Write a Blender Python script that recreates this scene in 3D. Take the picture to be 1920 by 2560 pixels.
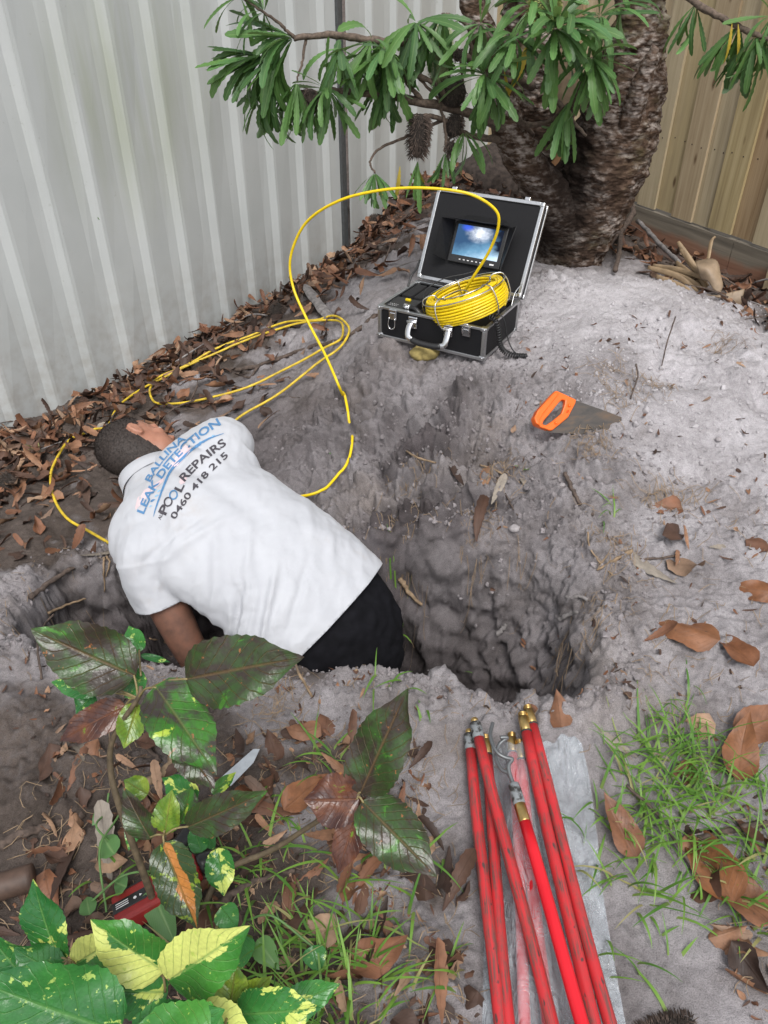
import bpy, bmesh, math, random
import numpy as np
from mathutils import Vector, Matrix
from mathutils.bvhtree import BVHTree

for o in list(bpy.data.objects):
    bpy.data.objects.remove(o)
scene = bpy.context.scene
col = scene.collection
rad = math.radians
RN = random.Random(11)

# ------------------------------------------------------------------ camera
PITCH = rad(36.6)
FPX = 1923.0
CAM = Vector((0, 0, 1.5))
cd = bpy.data.cameras.new('camera')
cam = bpy.data.objects.new('camera', cd)
col.objects.link(cam)
cam.location = CAM
cam.rotation_euler = (rad(90) - PITCH, 0, 0)
cd.sensor_fit = 'VERTICAL'
cd.sensor_height = 36
cd.lens = 36 * FPX / 2560
cd.clip_start = 0.02
cd.clip_end = 500
scene.camera = cam

# ------------------------------------------------------------------ overcast sky and weak broad sun
SUN_EL, SUN_AZ = rad(58), rad(172)
world = bpy.data.worlds.new('World')
scene.world = world
world.use_nodes = True
wn = world.node_tree.nodes
wn.clear()
sky = wn.new('ShaderNodeTexSky')
sky.sky_type = 'NISHITA'
sky.sun_disc = False
sky.sun_elevation = SUN_EL
sky.sun_rotation = SUN_AZ
sky.dust_density = 3.0
hs = wn.new('ShaderNodeHueSaturation')
hs.inputs['Saturation'].default_value = 0.22
bg = wn.new('ShaderNodeBackground')
bg.inputs['Strength'].default_value = 0.14
wo = wn.new('ShaderNodeOutputWorld')
wl = world.node_tree.links
wl.new(sky.outputs[0], hs.inputs['Color'])
wl.new(hs.outputs[0], bg.inputs['Color'])
wl.new(bg.outputs[0], wo.inputs['Surface'])
sd = bpy.data.lights.new('sun', 'SUN')
sd.energy = 1.5
sd.angle = rad(24)
sd.color = (1.0, 0.97, 0.94)
sun = bpy.data.objects.new('sun', sd)
col.objects.link(sun)
sv = Vector((math.sin(SUN_AZ) * math.cos(SUN_EL), math.cos(SUN_AZ) * math.cos(SUN_EL), math.sin(SUN_EL)))
sun.rotation_euler = sv.to_track_quat('Z', 'Y').to_euler()
sun.location = (0, 0, 6)
scene.view_settings.view_transform = 'Standard'
scene.view_settings.look = 'None'
scene.view_settings.gamma = 1
scene.view_settings.use_curve_mapping = False
scene.view_settings.exposure = 0.5
scene.render.engine = 'CYCLES'

# ------------------------------------------------------------------ geometry helpers
CP, SP = math.cos(PITCH), math.sin(PITCH)

def ray(px, py):
    u = (px - 960) / FPX
    v = (1280 - py) / FPX
    return Vector((u, CP + v * SP, -SP + v * CP))

def at_z(px, py, z):
    d = ray(px, py)
    return CAM + d * ((z - CAM.z) / d.z)

def at_y(px, py, y):
    d = ray(px, py)
    return CAM + d * (y / d.y)

def at_s(px, py, s):
    return CAM + ray(px, py) * s

# vectorised gradient noise
_prm = np.random.RandomState(5)
_perm = _prm.permutation(256)
_perm = np.concatenate([_perm, _perm, _perm])
_g3 = _prm.normal(size=(256, 3))
_g3 /= np.linalg.norm(_g3, axis=1)[:, None]

def pnoise(P):
    P = np.asarray(P, dtype=np.float64)
    i = np.floor(P).astype(np.int64)
    f = P - i
    i &= 255
    u = f * f * f * (f * (f * 6 - 15) + 10)
    out = 0
    for dx in (0, 1):
        wx = u[:, 0] if dx else 1 - u[:, 0]
        for dy in (0, 1):
            wy = u[:, 1] if dy else 1 - u[:, 1]
            for dz in (0, 1):
                wz = u[:, 2] if dz else 1 - u[:, 2]
                h = _perm[_perm[_perm[i[:, 0] + dx] + i[:, 1] + dy] + i[:, 2] + dz]
                g = _g3[h]
                out = out + wx * wy * wz * (g[:, 0] * (f[:, 0] - dx) + g[:, 1] * (f[:, 1] - dy) + g[:, 2] * (f[:, 2] - dz))
    return out * 1.5

def fbm(P, octs=4, gain=0.5, lac=2.03, billow=False):
    a, s, t = 1.0, 0, 0
    P = np.asarray(P, dtype=np.float64)
    for k in range(octs):
        n = pnoise(P + 17.3 * k)
        s = s + a * (np.abs(n) * 2 - 0.5 if billow else n)
        a *= gain
        P = P * lac
    return s

_rt = _prm.rand(256, 4)
def clods(P, cell, rmax=.62):
    """height of half-buried round clods, one per cell of a jittered grid, in metres"""
    Q = np.asarray(P) / cell
    i = np.floor(Q).astype(np.int64)
    f = Q - i
    out = np.zeros(len(Q))
    for dx in (-1, 0, 1):
        for dy in (-1, 0, 1):
            for dz in (-1, 0, 1):
                h = _perm[_perm[_perm[(i[:, 0] + dx) & 255] + ((i[:, 1] + dy) & 255)] + ((i[:, 2] + dz) & 255)]
                r = _rt[h]
                d2 = (f[:, 0] - dx - r[:, 0]) ** 2 + (f[:, 1] - dy - r[:, 1]) ** 2 + (f[:, 2] - dz - r[:, 2]) ** 2
                rr = rmax * (.35 + .65 * r[:, 3] ** 2)
                out = np.maximum(out, np.sqrt(np.maximum(0, rr * rr - d2)))
    return out * cell

def sstep(a, b, x):
    t = np.clip((x - a) / (b - a), 0, 1)
    return t * t * (3 - 2 * t)

def mesh_from(name, verts, faces, m=None, smooth=True, uv=None):
    me = bpy.data.meshes.new(name)
    me.from_pydata([tuple(v) for v in verts], [], [tuple(f) for f in faces])
    if smooth:
        me.polygons.foreach_set('use_smooth', [True] * len(me.polygons))
    if uv is not None:
        l = me.uv_layers.new(name='UVMap')
        idx = np.empty(len(me.loops), dtype=np.int64)
        me.loops.foreach_get('vertex_index', idx)
        l.data.foreach_set('uv', np.asarray(uv, dtype=np.float32)[idx].ravel())
    if m:
        me.materials.append(m)
    me.update()
    return me

def link(name, me, parent=None, loc=None, rot=None):
    o = bpy.data.objects.new(name, me)
    col.objects.link(o)
    if parent:
        o.parent = parent
    if loc is not None:
        o.location = loc
    if rot is not None:
        o.rotation_euler = rot
    return o

def tag(o, label, cat, group=None):
    o['label'] = label
    o['category'] = cat
    if group:
        o['group'] = group
    return o

def empty(name, loc, label, cat, group=None, rz=0):
    o = bpy.data.objects.new(name, None)
    o.empty_display_size = 0.05
    col.objects.link(o)
    o.location = loc
    o.rotation_euler = (0, 0, rz)
    return tag(o, label, cat, group)

def catmull(pts, per=8, closed=False):
    pts = [np.asarray(p, dtype=float) for p in pts]
    n = len(pts)
    out = []
    rng = range(n if closed else n - 1)
    for i in rng:
        if closed:
            p0, p1, p2, p3 = pts[(i - 1) % n], pts[i], pts[(i + 1) % n], pts[(i + 2) % n]
        else:
            p1, p2 = pts[i], pts[i + 1]
            p0 = pts[i - 1] if i > 0 else 2 * p1 - p2
            p3 = pts[i + 2] if i + 2 < n else 2 * p2 - p1
        for k in range(per):
            t = k / per
            out.append(0.5 * ((2 * p1) + (-p0 + p2) * t + (2 * p0 - 5 * p1 + 4 * p2 - p3) * t * t + (-p0 + 3 * p1 - 3 * p2 + p3) * t ** 3))
    if not closed:
        out.append(pts[-1])
    return out

def tube(pts, radii, n=8, cap=True, base=0, xdir=None, ell=None):
    """verts, faces of a tube along pts; ell = (rx, ry) lists with xdir list for shaped sections"""
    pts = [Vector(p) for p in pts]
    m = len(pts)
    if not hasattr(radii, '__len__'):
        radii = [radii] * m
    V, F = [], []
    prev = None
    for i in range(m):
        t = (pts[min(i + 1, m - 1)] - pts[max(i - 1, 0)])
        if t.length < 1e-9:
            t = Vector((0, 0, 1))
        t.normalize()
        if xdir is not None:
            x = Vector(xdir[i])
            x = (x - t * x.dot(t)).normalized()
        elif prev is None:
            a = Vector((0, 0, 1)) if abs(t.z) < 0.9 else Vector((1, 0, 0))
            x = (a - t * a.dot(t)).normalized()
        else:
            x = (prev - t * prev.dot(t)).normalized()
        prev = x
        y = t.cross(x)
        for k in range(n):
            a = 2 * math.pi * k / n
            if ell:
                V.append(pts[i] + x * (math.cos(a) * ell[0][i]) + y * (math.sin(a) * ell[1][i]))
            else:
                V.append(pts[i] + (x * math.cos(a) + y * math.sin(a)) * radii[i])
    for i in range(m - 1):
        for k in range(n):
            a, b = i * n + k, i * n + (k + 1) % n
            F.append((base + a, base + b, base + b + n, base + a + n))
    if cap:
        F.append(tuple(base + k for k in reversed(range(n))))
        F.append(tuple(base + (m - 1) * n + k for k in range(n)))
    return V, F

class MB:
    """collects shapes into one mesh"""
    def __init__(self):
        self.v, self.f = [], []
    def add(self, V, F):
        b = len(self.v)
        self.v += [tuple(p) for p in V]
        self.f += [tuple(i + b for i in q) for q in F]
        return self
    def tube(self, pts, r, n=8, **k):
        return self.add(*tube(pts, r, n, **k))
    def box(self, x0, x1, y0, y1, z0, z1, M=None):
        V = [Vector((x, y, z)) for z in (z0, z1) for y in (y0, y1) for x in (x0, x1)]
        if M is not None:
            V = [M @ p for p in V]
        return self.add(V, [(0, 2, 3, 1), (4, 5, 7, 6), (0, 1, 5, 4), (2, 6, 7, 3), (0, 4, 6, 2), (1, 3, 7, 5)])
    def ell(self, c, ax, nu=16, nv=10):
        """ellipsoid; ax = three axis vectors"""
        V, F = [], []
        c = Vector(c)
        a, b, d = [Vector(q) for q in ax]
        for j in range(1, nv):
            ph = math.pi * j / nv
            for i in range(nu):
                th = 2 * math.pi * i / nu
                V.append(c + a * (math.sin(ph) * math.cos(th)) + b * (math.sin(ph) * math.sin(th)) + d * math.cos(ph))
        V += [c + d, c - d]
        for j in range(nv - 2):
            for i in range(nu):
                F.append((j * nu + i, (j + 1) * nu + i, (j + 1) * nu + (i + 1) % nu, j * nu + (i + 1) % nu))
        for i in range(nu):
            F.append((len(V) - 2, i, (i + 1) % nu))
            F.append((len(V) - 1, (nv - 2) * nu + (i + 1) % nu, (nv - 2) * nu + i))
        return self.add(V, F)
    def build(self, name, m, parent=None, smooth=True, bevel=0, uv=None):
        o = link(name, mesh_from(name, self.v, self.f, m, smooth, uv), parent)
        if bevel:
            b = o.modifiers.new('bevel', 'BEVEL')
            b.width = bevel
            b.segments = 2
            b.limit_method = 'ANGLE'
        return o

def remesh(mb, voxel, smooth=4):
    me = mesh_from('tmp', mb.v, mb.f)
    o = link('tmp', me)
    r = o.modifiers.new('r', 'REMESH')
    r.mode = 'VOXEL'
    r.voxel_size = voxel
    s = o.modifiers.new('s', 'SMOOTH')
    s.iterations = smooth
    s.factor = 0.5
    dg = bpy.context.evaluated_depsgraph_get()
    dg.update()
    out = bpy.data.meshes.new_from_object(o.evaluated_get(dg))
    bpy.data.objects.remove(o)
    return out

def get_co(me):
    a = np.empty(len(me.vertices) * 3)
    me.vertices.foreach_get('co', a)
    return a.reshape(-1, 3)

def set_co(me, a):
    me.vertices.foreach_set('co', np.asarray(a, dtype=np.float32).ravel())
    me.update()

def get_no(me):
    a = np.empty(len(me.vertices) * 3)
    me.vertices.foreach_get('normal', a)
    return a.reshape(-1, 3)

def basis(y, z):
    y = Vector(y).normalized()
    z = Vector(z)
    x = y.cross(z)
    if x.length < 1e-5:
        x = y.cross(Vector((1, 0.3, 0.2)))
    x.normalize()
    z = x.cross(y)
    return Matrix((x, y, z)).transposed()

def place(o, loc, y, z, s=1.0):
    M = basis(y, z).to_4x4() @ Matrix.Diagonal((s, s, s, 1))
    M.translation = Vector(loc)
    if o is not None:
        o.matrix_local = M
        return o
    return M

# ------------------------------------------------------------------ material helpers
class NT:
    def __init__(self, name):
        self.m = bpy.data.materials.new(name)
        self.m.use_nodes = True
        self.t = self.m.node_tree
        self.t.nodes.clear()
        self.out = self.t.nodes.new('ShaderNodeOutputMaterial')
    def n(self, typ, ins=None, **props):
        nd = self.t.nodes.new('ShaderNode' + typ)
        for k, v in props.items():
            setattr(nd, k, v)
        for k, v in (ins or {}).items():
            self.put(nd.inputs[k], v)
        return nd
    def put(self, sock, v):
        if isinstance(v, bpy.types.NodeSocket):
            self.t.links.new(v, sock)
        else:
            if isinstance(v, (tuple, list)) and len(v) == 3 and sock.type == 'RGBA':
                v = (*v, 1)
            sock.default_value = v
    def obj(self):
        return self.n('TexCoord').outputs['Object']
    def pos(self):
        return self.n('NewGeometry').outputs['Position']
    def uv(self):
        return self.n('TexCoord').outputs['UV']
    def map(self, vec, scale=(1, 1, 1), rot=(0, 0, 0)):
        return self.n('Mapping', {'Vector': vec, 'Scale': scale, 'Rotation': rot}).outputs[0]
    def noise(self, vec, scale, detail=4, rough=0.55, dist=0):
        return self.n('TexNoise', {'Vector': vec, 'Scale': scale, 'Detail': detail, 'Roughness': rough, 'Distortion': dist}).outputs['Fac']
    def voro(self, vec, scale, feature='F1'):
        return self.n('TexVoronoi', {'Vector': vec, 'Scale': scale}, feature=feature).outputs['Distance']
    def ramp(self, fac, stops, interp='LINEAR'):
        r = self.n('ValToRGB', {'Fac': fac})
        r.color_ramp.interpolation = interp
        e = r.color_ramp.elements
        while len(e) < len(stops):
            e.new(0.5)
        for q, (p, c) in zip(e, stops):
            q.position = p
            q.color = (*c, 1) if hasattr(c, '__len__') else (c, c, c, 1)
        return r.outputs['Color']
    def mix(self, f, a, b, mode='MIX'):
        nd = self.n('Mix', data_type='RGBA', blend_type=mode)
        self.put(nd.inputs[0], f)
        self.put(nd.inputs[6], a)
        self.put(nd.inputs[7], b)
        return nd.outputs[2]
    def math(self, op, a, b=0.0, c=0.0):
        nd = self.n('Math', operation=op)
        self.put(nd.inputs[0], a)
        self.put(nd.inputs[1], b)
        self.put(nd.inputs[2], c)
        return nd.outputs[0]
    def rnd(self):
        a = self.n('ObjectInfo').outputs['Random']
        b = self.n('NewGeometry').outputs['Random Per Island']
        return self.math('FRACT', self.math('ADD', a, b))
    def bump(self, h, strength=0.5, dist=0.005, normal=None):
        ins = {'Height': h, 'Strength': strength, 'Distance': dist}
        if normal is not None:
            ins['Normal'] = normal
        return self.n('Bump', ins).outputs[0]
    def bsdf(self, base, rough=0.6, normal=None, **k):
        b = self.n('BsdfPrincipled')
        self.put(b.inputs['Base Color'], base)
        self.put(b.inputs['Roughness'], rough)
        if normal is not None:
            self.put(b.inputs['Normal'], normal)
        for q, v in k.items():
            self.put(b.inputs[q.replace('_', ' ')], v)
        self.t.links.new(b.outputs[0], self.out.inputs['Surface'])
        return b

def simple(name, colr, rough=0.5, metal=0.0, var=0.12, scale=60, bump=0.0, **k):
    t = NT(name)
    v = t.noise(t.obj(), scale, 4)
    lo = tuple(c * (1 - var) for c in colr)
    hi = tuple(min(1, c * (1 + var)) for c in colr)
    c = t.ramp(v, [(0.3, lo), (0.7, hi)])
    nrm = t.bump(v, bump, 0.002) if bump else None
    t.bsdf(c, rough, nrm, Metallic=metal, **k)
    return t.m
# ------------------------------------------------------------------ terrain
FP = Vector((-0.23, 4.27, 0))           # fence post foot (steel fence)
FD = Vector((0.643, 0.766, 0))          # along the steel fence, away
FNm = Vector((0.766, -0.643, 0))        # steel fence normal, into the yard
QP = Vector((1.40, 3.90, 0))            # a point of the paling fence
QD = Vector((-0.459, 0.889, 0))         # along the paling fence, away
QN = Vector((-0.889, -0.459, 0))        # into the yard

ctl = []
def cz(px, py, z):
    p = at_z(px, py, z)
    ctl.append((p.x, p.y, z))
for q in [(231, 984, -.09), (463, 856, -.035), (718, 718, .045), (856, 640, .10), (100, 1150, -.05), (0, 1080, -.09), (150, 1250, .0),
          (0, 1400, .02), (60, 1480, .05), (200, 1420, .02), (300, 1000, -.04), (500, 950, .03), (700, 850, .12), (850, 780, .22),
          (700, 1050, .09), (880, 1150, .14), (800, 1000, .15), (880, 900, .25),
          (300, 1900, .03), (100, 2000, .01), (100, 2300, 0), (500, 2500, 0), (960, 2400, 0), (1500, 2500, 0), (1880, 2400, 0),
          (300, 1690, .035), (700, 1720, .04), (1000, 1790, .05), (1280, 1830, .05), (960, 2000, .02), (1100, 2100, .01), (1300, 2100, .015),
          (1880, 2000, .03), (1700, 1750, .08), (1480, 1800, .07), (1880, 1600, .12), (1880, 1350, .2), (1700, 1300, .22), (1500, 1350, .20),
          (1430, 1050, .34), (1700, 1050, .34), (1900, 1000, .35), (1250, 1100, .27), (1200, 1250, .21), (1000, 1250, .16),
          (1000, 1100, .22), (1000, 950, .31), (1150, 960, .34), (1300, 900, .385), (1500, 850, .42)]:
    cz(*q)
ctl += [(-.02, 2.54, .375), (.16, 2.44, .35), (.34, 2.36, .375), (.47, 2.59, .385), (.13, 2.80, .385), (.25, 2.58, .375),
        (.62, 2.92, .445), (.90, 2.90, .455), (1.15, 2.73, .425), (1.37, 2.56, .37), (1.75, 2.4, .31), (.82, 3.35, .36), (1.3, 3.25, .345), (1.1, 3.1, .39), (1.0, 3.6, .35),
        (1.35, 3.7, .30), (1.75, 3.0, .28), (.2, 3.4, .36), (.08, 4.13, .33), (.22, 4.45, .40), (.5, 4.35, .46), (.62, 5.2, .30), (.3, 3.05, .40),
        (-.35, 2.0, .08), (-.6, 2.05, .05), (-.85, 1.95, .01), (-.1, 1.85, .11), (.9, 4.3, .33), (1.1, 4.0, .31),
        (-1.6, 1.6, .0), (-1.6, 2.2, -.05), (-1.5, 1.0, .0), (2.2, 1.5, .12), (2.2, .8, .04), (2.3, 2.4, .25), (0, .1, 0), (-1, .1, 0), (1, .1, 0),
        (-4, 3, 0), (-4, -1, 0), (0, -3, 0), (4, -1, 0), (4, 3, .1), (3, 6, .1), (0, 8, .1), (-3, 6, 0)]
ctl = np.array(ctl)

def _tps(r2):
    return 0.5 * r2 * np.log(r2 + 1e-9)
_n = len(ctl)
_A = np.zeros((_n + 3, _n + 3))
_d2 = ((ctl[:, None, :2] - ctl[None, :, :2]) ** 2).sum(-1)
_A[:_n, :_n] = _tps(_d2) + np.eye(_n) * 0.004
_A[:_n, _n] = 1
_A[:_n, _n + 1:] = ctl[:, :2]
_A[_n:, :_n] = _A[:_n, _n:].T
_w = np.linalg.solve(_A, np.concatenate([ctl[:, 2], [0, 0, 0]]))

def base_h(X, Y):
    s = _w[_n] + _w[_n + 1] * X + _w[_n + 2] * Y
    for i in range(_n):
        s = s + _w[i] * _tps((X - ctl[i, 0]) ** 2 + (Y - ctl[i, 1]) ** 2)
    far = sstep(3.5, 7, np.hypot(X - .1, Y - 2.2))
    return s * (1 - far) + 0.05 * far

HOLE = np.array([(-1.0, 1.49), (-.92, 1.68), (-.72, 1.80), (-.45, 1.80), (-.2, 1.74), (.04, 1.70), (.24, 1.72), (.42, 1.68), (.565, 1.52), (.55, 1.36), (.47, 1.20),
                 (.36, 1.17), (.23, 1.205), (.1, 1.25), (0, 1.29), (-.12, 1.30), (-.26, 1.305), (-.5, 1.325), (-.7, 1.35), (-.9, 1.375)])

def sd_poly(X, Y, P):
    """signed distance, positive inside"""
    d = np.full(X.shape, 1e9)
    ins = np.zeros(X.shape, dtype=bool)
    n = len(P)
    for i in range(n):
        a, b = P[i], P[(i + 1) % n]
        e = b - a
        wx, wy = X - a[0], Y - a[1]
        t = np.clip((wx * e[0] + wy * e[1]) / (e @ e), 0, 1)
        d = np.minimum(d, (wx - e[0] * t) ** 2 + (wy - e[1] * t) ** 2)
        c = (a[1] > Y) != (b[1] > Y)
        xi = a[0] + (Y - a[1]) * e[0] / (e[1] if abs(e[1]) > 1e-9 else 1e-9)
        ins ^= c & (X < xi)
    d = np.sqrt(d)
    return np.where(ins, d, -d)

def axis(segs):
    """segs = list of (start, end, step)"""
    out = []
    for a, b, s in segs:
        k = max(1, int(round((b - a) / s)))
        out += list(a + (b - a) * np.arange(k) / k)
    out.append(segs[-1][1])
    return np.array(out)
AX = axis([(-60, -12, 8), (-12, -4, 1), (-4, -2.2, .15), (-2.2, -1.45, .02), (-1.45, .30, .0058), (.30, .60, .0036), (.60, 1.75, .0058), (1.75, 2.4, .02), (2.4, 4, .15), (4, 12, 1), (12, 60, 8)])
AY = axis([(-60, -8, 8), (-8, -.5, .7), (-.5, .3, .05), (.3, 1.38, .0058), (1.38, 1.80, .0028), (1.80, 2.95, .0058), (2.95, 4.0, .012), (4.0, 5.6, .03), (5.6, 8, .2), (8, 16, 1), (16, 80, 8)])
GX, GY = np.meshgrid(AX, AY)
NXg, NYg = len(AX), len(AY)
X, Y = GX.ravel(), GY.ravel()
Z0 = base_h(X, Y)
near = (np.abs(X - .1) < 2.6) & (Y > -.2) & (Y < 5.7)
idx = np.where(near)[0]
Xn, Yn = X[idx], Y[idx]
Pw = np.stack([Xn, Yn, np.zeros_like(Xn)], 1)
wx = fbm(Pw * 6, 2) * .042 + fbm(Pw * 24 + 4, 2) * .004
wy = fbm(Pw * 6 + 31, 2) * .042 + fbm(Pw * 24 + 9, 2) * .004
sd = sd_poly(Xn + wx, Yn + wy, HOLE)
# steepness of the wall: gentle on the far right, sharp elsewhere
far_right = sstep(-.05, .25, Xn) * sstep(1.40, 1.55, Yn)
wall = .10 + .16 * far_right + .06 * sstep(.3, .5, Xn)
kk = np.clip((sd + .012) / wall, 0, 1)
kk = kk * kk * (3 - 2 * kk)
floor = -.42 - .34 * np.exp(-((Xn + .08) / .26) ** 2) + .05 * fbm(Pw * 6 + 3, 3)
hb = Z0[idx]
# raised crumbly lip round the hole
lip = np.exp(-((sd + .05) / .06) ** 2) * (.014 + .03 * fbm(Pw * 9 + 77, 3))
hz = (hb + lip) * (1 - kk) + floor * kk
P3 = np.stack([Xn, Yn, hz * 1.0], 1)
# roughness masks
m_low = fbm(Pw * 2.2 + 50, 3)
mound_l = np.exp(-(((Xn - .08) / .36) ** 2 + ((Yn - 2.10) / .28) ** 2)) + .55 * np.exp(-(((Xn - .15) / .35) ** 2 + ((Yn - 1.80) / .12) ** 2))
path = sstep(.10, .20, Xn) * (1 - sstep(.72, .84, Xn)) * (1 - sstep(1.02, 1.14, Yn))
smooth_mound = np.exp(-(((Xn - .70) / .22) ** 2 + ((Yn - 2.62) / .25) ** 2))
rough = np.clip(.85 + 1.1 * m_low + 1.2 * mound_l - .5 * smooth_mound - .25 * sstep(.5, .8, Xn) * sstep(1.9, 2.2, Yn), .16, 2.0) * (1 - .72 * path) + .15 * kk
rim_n = np.exp(-((sd + .06) / .07) ** 2)
rough = rough + .5 * rim_n * (1 - path)
d = .018 * fbm(P3 * 5 + 8, 3) * (1 - .6 * path)
d += rough * (.023 * fbm(P3 * 11 + 2, 4, .55, billow=True) * (.55 + .9 * mound_l) + .0072 * fbm(P3 * 30 + 5, 4, billow=True))
cr = pnoise(P3 * 62 + 40)
d += rough * .0065 * np.maximum(cr, -.05) * sstep(-.25, .35, pnoise(P3 * 9 + 21))
cr = pnoise(P3 * 105 + 14)
d += (.25 + .75 * rough) * .0036 * np.maximum(cr, -.2)
cm = sstep(-.35, .40, fbm(P3 * 3.1 + 15, 3) + .9 * mound_l + .35 * rim_n + .35 * kk - .25 * smooth_mound) * (1 - path)
Pq = P3 + .006 * np.stack([pnoise(P3 * 60), pnoise(P3 * 60 + 5), pnoise(P3 * 60 + 9)], 1)
d += cm * (.75 * clods(Pq, .030) * sstep(.0, .5, pnoise(P3 * 5 + 44) + mound_l + .5 * rim_n) + .75 * clods(Pq + 3.1, .0165))
Pl = P3 + .022 * np.stack([fbm(P3 * 16, 2), fbm(P3 * 16 + 5, 2), fbm(P3 * 16 + 9, 2)], 1)
d += .62 * np.minimum(1, mound_l) * clods(Pl, .095) + .30 * rim_n * (1 - path) * clods(Pl + 1.7, .06)
# sand-slide runnels down the smooth face of the mound
# footprints and scoops
for (sx, sy, r, dp) in [(1.08, 2.45, .12, .05), (.95, 2.22, .09, .03), (.86, 1.78, .08, .02), (.7, 1.95, .1, .02), (.3, 1.98, .07, .03), (1.2, 2.15, .1, .03), (-.2, 1.12, .07, .02), (-.5, 2.45, .1, .02)]:
    d -= dp * np.exp(-(((Xn - sx) / r) ** 2 + ((Yn - sy) / (r * .8)) ** 2) ** 1.3)
# normals of the coarse surface for sideways displacement in the hole
Hc = Z0.copy()
Hc[idx] = hz
Hg = Hc.reshape(NYg, NXg)
gx = np.gradient(Hg, AX, axis=1).ravel()[idx]
gy = np.gradient(Hg, AY, axis=0).ravel()[idx]
gx, gy = np.clip(gx, -6, 6), np.clip(gy, -6, 6)
nn = 1 / np.sqrt(gx * gx + gy * gy + 1)
side = .0
Vx, Vy, Vz = X.copy(), Y.copy(), Z0.copy()
lump = np.where(kk > .02, (.050 * fbm(P3 * 6 + 60, 3) + .022 * fbm(P3 * 19 + 6, 4, .6)) * np.minimum(1, kk * 3), 0)
dd = d + lump
Vx[idx] = Xn - gx * nn * dd * .75
Vy[idx] = Yn - gy * nn * dd * .75
Vz[idx] = hz + dd * np.maximum(nn, .3)
ZG = Vz.reshape(NYg, NXg)

def gz(x, y):
    i = int(np.clip(np.searchsorted(AX, x) - 1, 0, NXg - 2))
    j = int(np.clip(np.searchsorted(AY, y) - 1, 0, NYg - 2))
    u = (x - AX[i]) / (AX[i + 1] - AX[i])
    v = (y - AY[j]) / (AY[j + 1] - AY[j])
    return float((ZG[j, i] * (1 - u) + ZG[j, i + 1] * u) * (1 - v) + (ZG[j + 1, i] * (1 - u) + ZG[j + 1, i + 1] * u) * v)

def gn(x, y, e=.02):
    return Vector((gz(x - e, y) - gz(x + e, y), gz(x, y - e) - gz(x, y + e), 2 * e)).normalized()

def hit(px, py, up=0.0):
    """point where the line of sight through a spot meets the ground"""
    d = ray(px, py)
    s, st = 0.3, .02
    while s < 9:
        p = CAM + d * s
        if p.z < gz(p.x, p.y):
            a, b = s - st, s
            for _ in range(14):
                m = (a + b) / 2
                p = CAM + d * m
                if p.z < gz(p.x, p.y):
                    b = m
                else:
                    a = m
            p = CAM + d * b
            return p + Vector((0, 0, up))
        s += st
    return CAM + d * s

i0 = (np.arange(NYg - 1)[:, None] * NXg + np.arange(NXg - 1)[None, :]).ravel()
quads = np.stack([i0, i0 + 1, i0 + 1 + NXg, i0 + NXg], 1)
me = bpy.data.meshes.new('ground')
me.vertices.add(len(Vx))
me.vertices.foreach_set('co', np.stack([Vx, Vy, Vz], 1).astype(np.float32).ravel())
me.loops.add(quads.size)
me.loops.foreach_set('vertex_index', quads.ravel().astype(np.int32))
me.polygons.add(len(quads))
me.polygons.foreach_set('loop_start', (np.arange(len(quads)) * 4).astype(np.int32))
me.polygons.foreach_set('use_smooth', np.ones(len(quads), dtype=bool))
me.update(calc_edges=True)
# soil kinds: R = damp freshly dug sand, G = dark humus under the litter, B = dry pale sand
damp = np.zeros(len(X)); humus = np.zeros(len(X)); dry = np.zeros(len(X))
fd = (X - FP.x) * FNm.x + (Y - FP.y) * FNm.y          # distance from the steel fence
jit = np.zeros(len(X)); jit[idx] = fbm(Pw * 5 + 12, 4)
hum = 1 - sstep(.30, .75, fd + .35 * jit)
hum = np.maximum(hum, (1 - sstep(-1.05, -.80, X + .25 * jit)) * sstep(1.55, 1.75, Y + .2 * jit))
fd2 = (X - QP.x) * QN.x + (Y - QP.y) * QN.y
hum = np.maximum(hum, (1 - sstep(.2, .75, fd2 + .2 * jit)))
hum = np.maximum(hum, .85 * (1 - sstep(-.15, .12, X + .3 * jit)) * (1 - sstep(.9, 1.15, Y + .2 * jit)))
hum = np.maximum(hum, .72 * (1 - sstep(-.42, -.2, X + .3 * jit)) * (1 - sstep(1.18, 1.34, Y + .15 * jit)))
hum = np.maximum(hum, .55 * sstep(.78, .95, X + .3 * jit) * (1 - sstep(.9, 1.2, Y + .3 * jit)))
humus = hum
damp[idx] = np.clip(kk * 1.0 + .48 * mound_l * (1 + 1.3 * jit[idx]) + .35 * np.exp(-((sd + .02) / .08) ** 2) * sstep(1.3, 1.6, Yn), 0, 1)
damp[idx] = np.maximum(damp[idx], .62 * np.exp(-(((Xn + .45) / .55) ** 2 + ((Yn - 2.35) / .55) ** 2)))
dry[idx] = np.clip(np.exp(-(((Xn - .85) / .5) ** 2 + ((Yn - 2.75) / .36) ** 2)) * 1.3 + .8 * np.exp(-(((Xn - 1.3) / .45) ** 2 + ((Yn - 2.35) / .45) ** 2)) + .55 * np.exp(-(((Xn - 1.05) / .42) ** 2 + ((Yn - 1.65) / .5) ** 2)) + .35 * jit[idx], 0, 1)
ca = me.color_attributes.new('soil', 'FLOAT_COLOR', 'POINT')
ca.data.foreach_set('color', np.stack([damp, humus, dry, np.ones(len(X))], 1).astype(np.float32).ravel())

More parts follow.
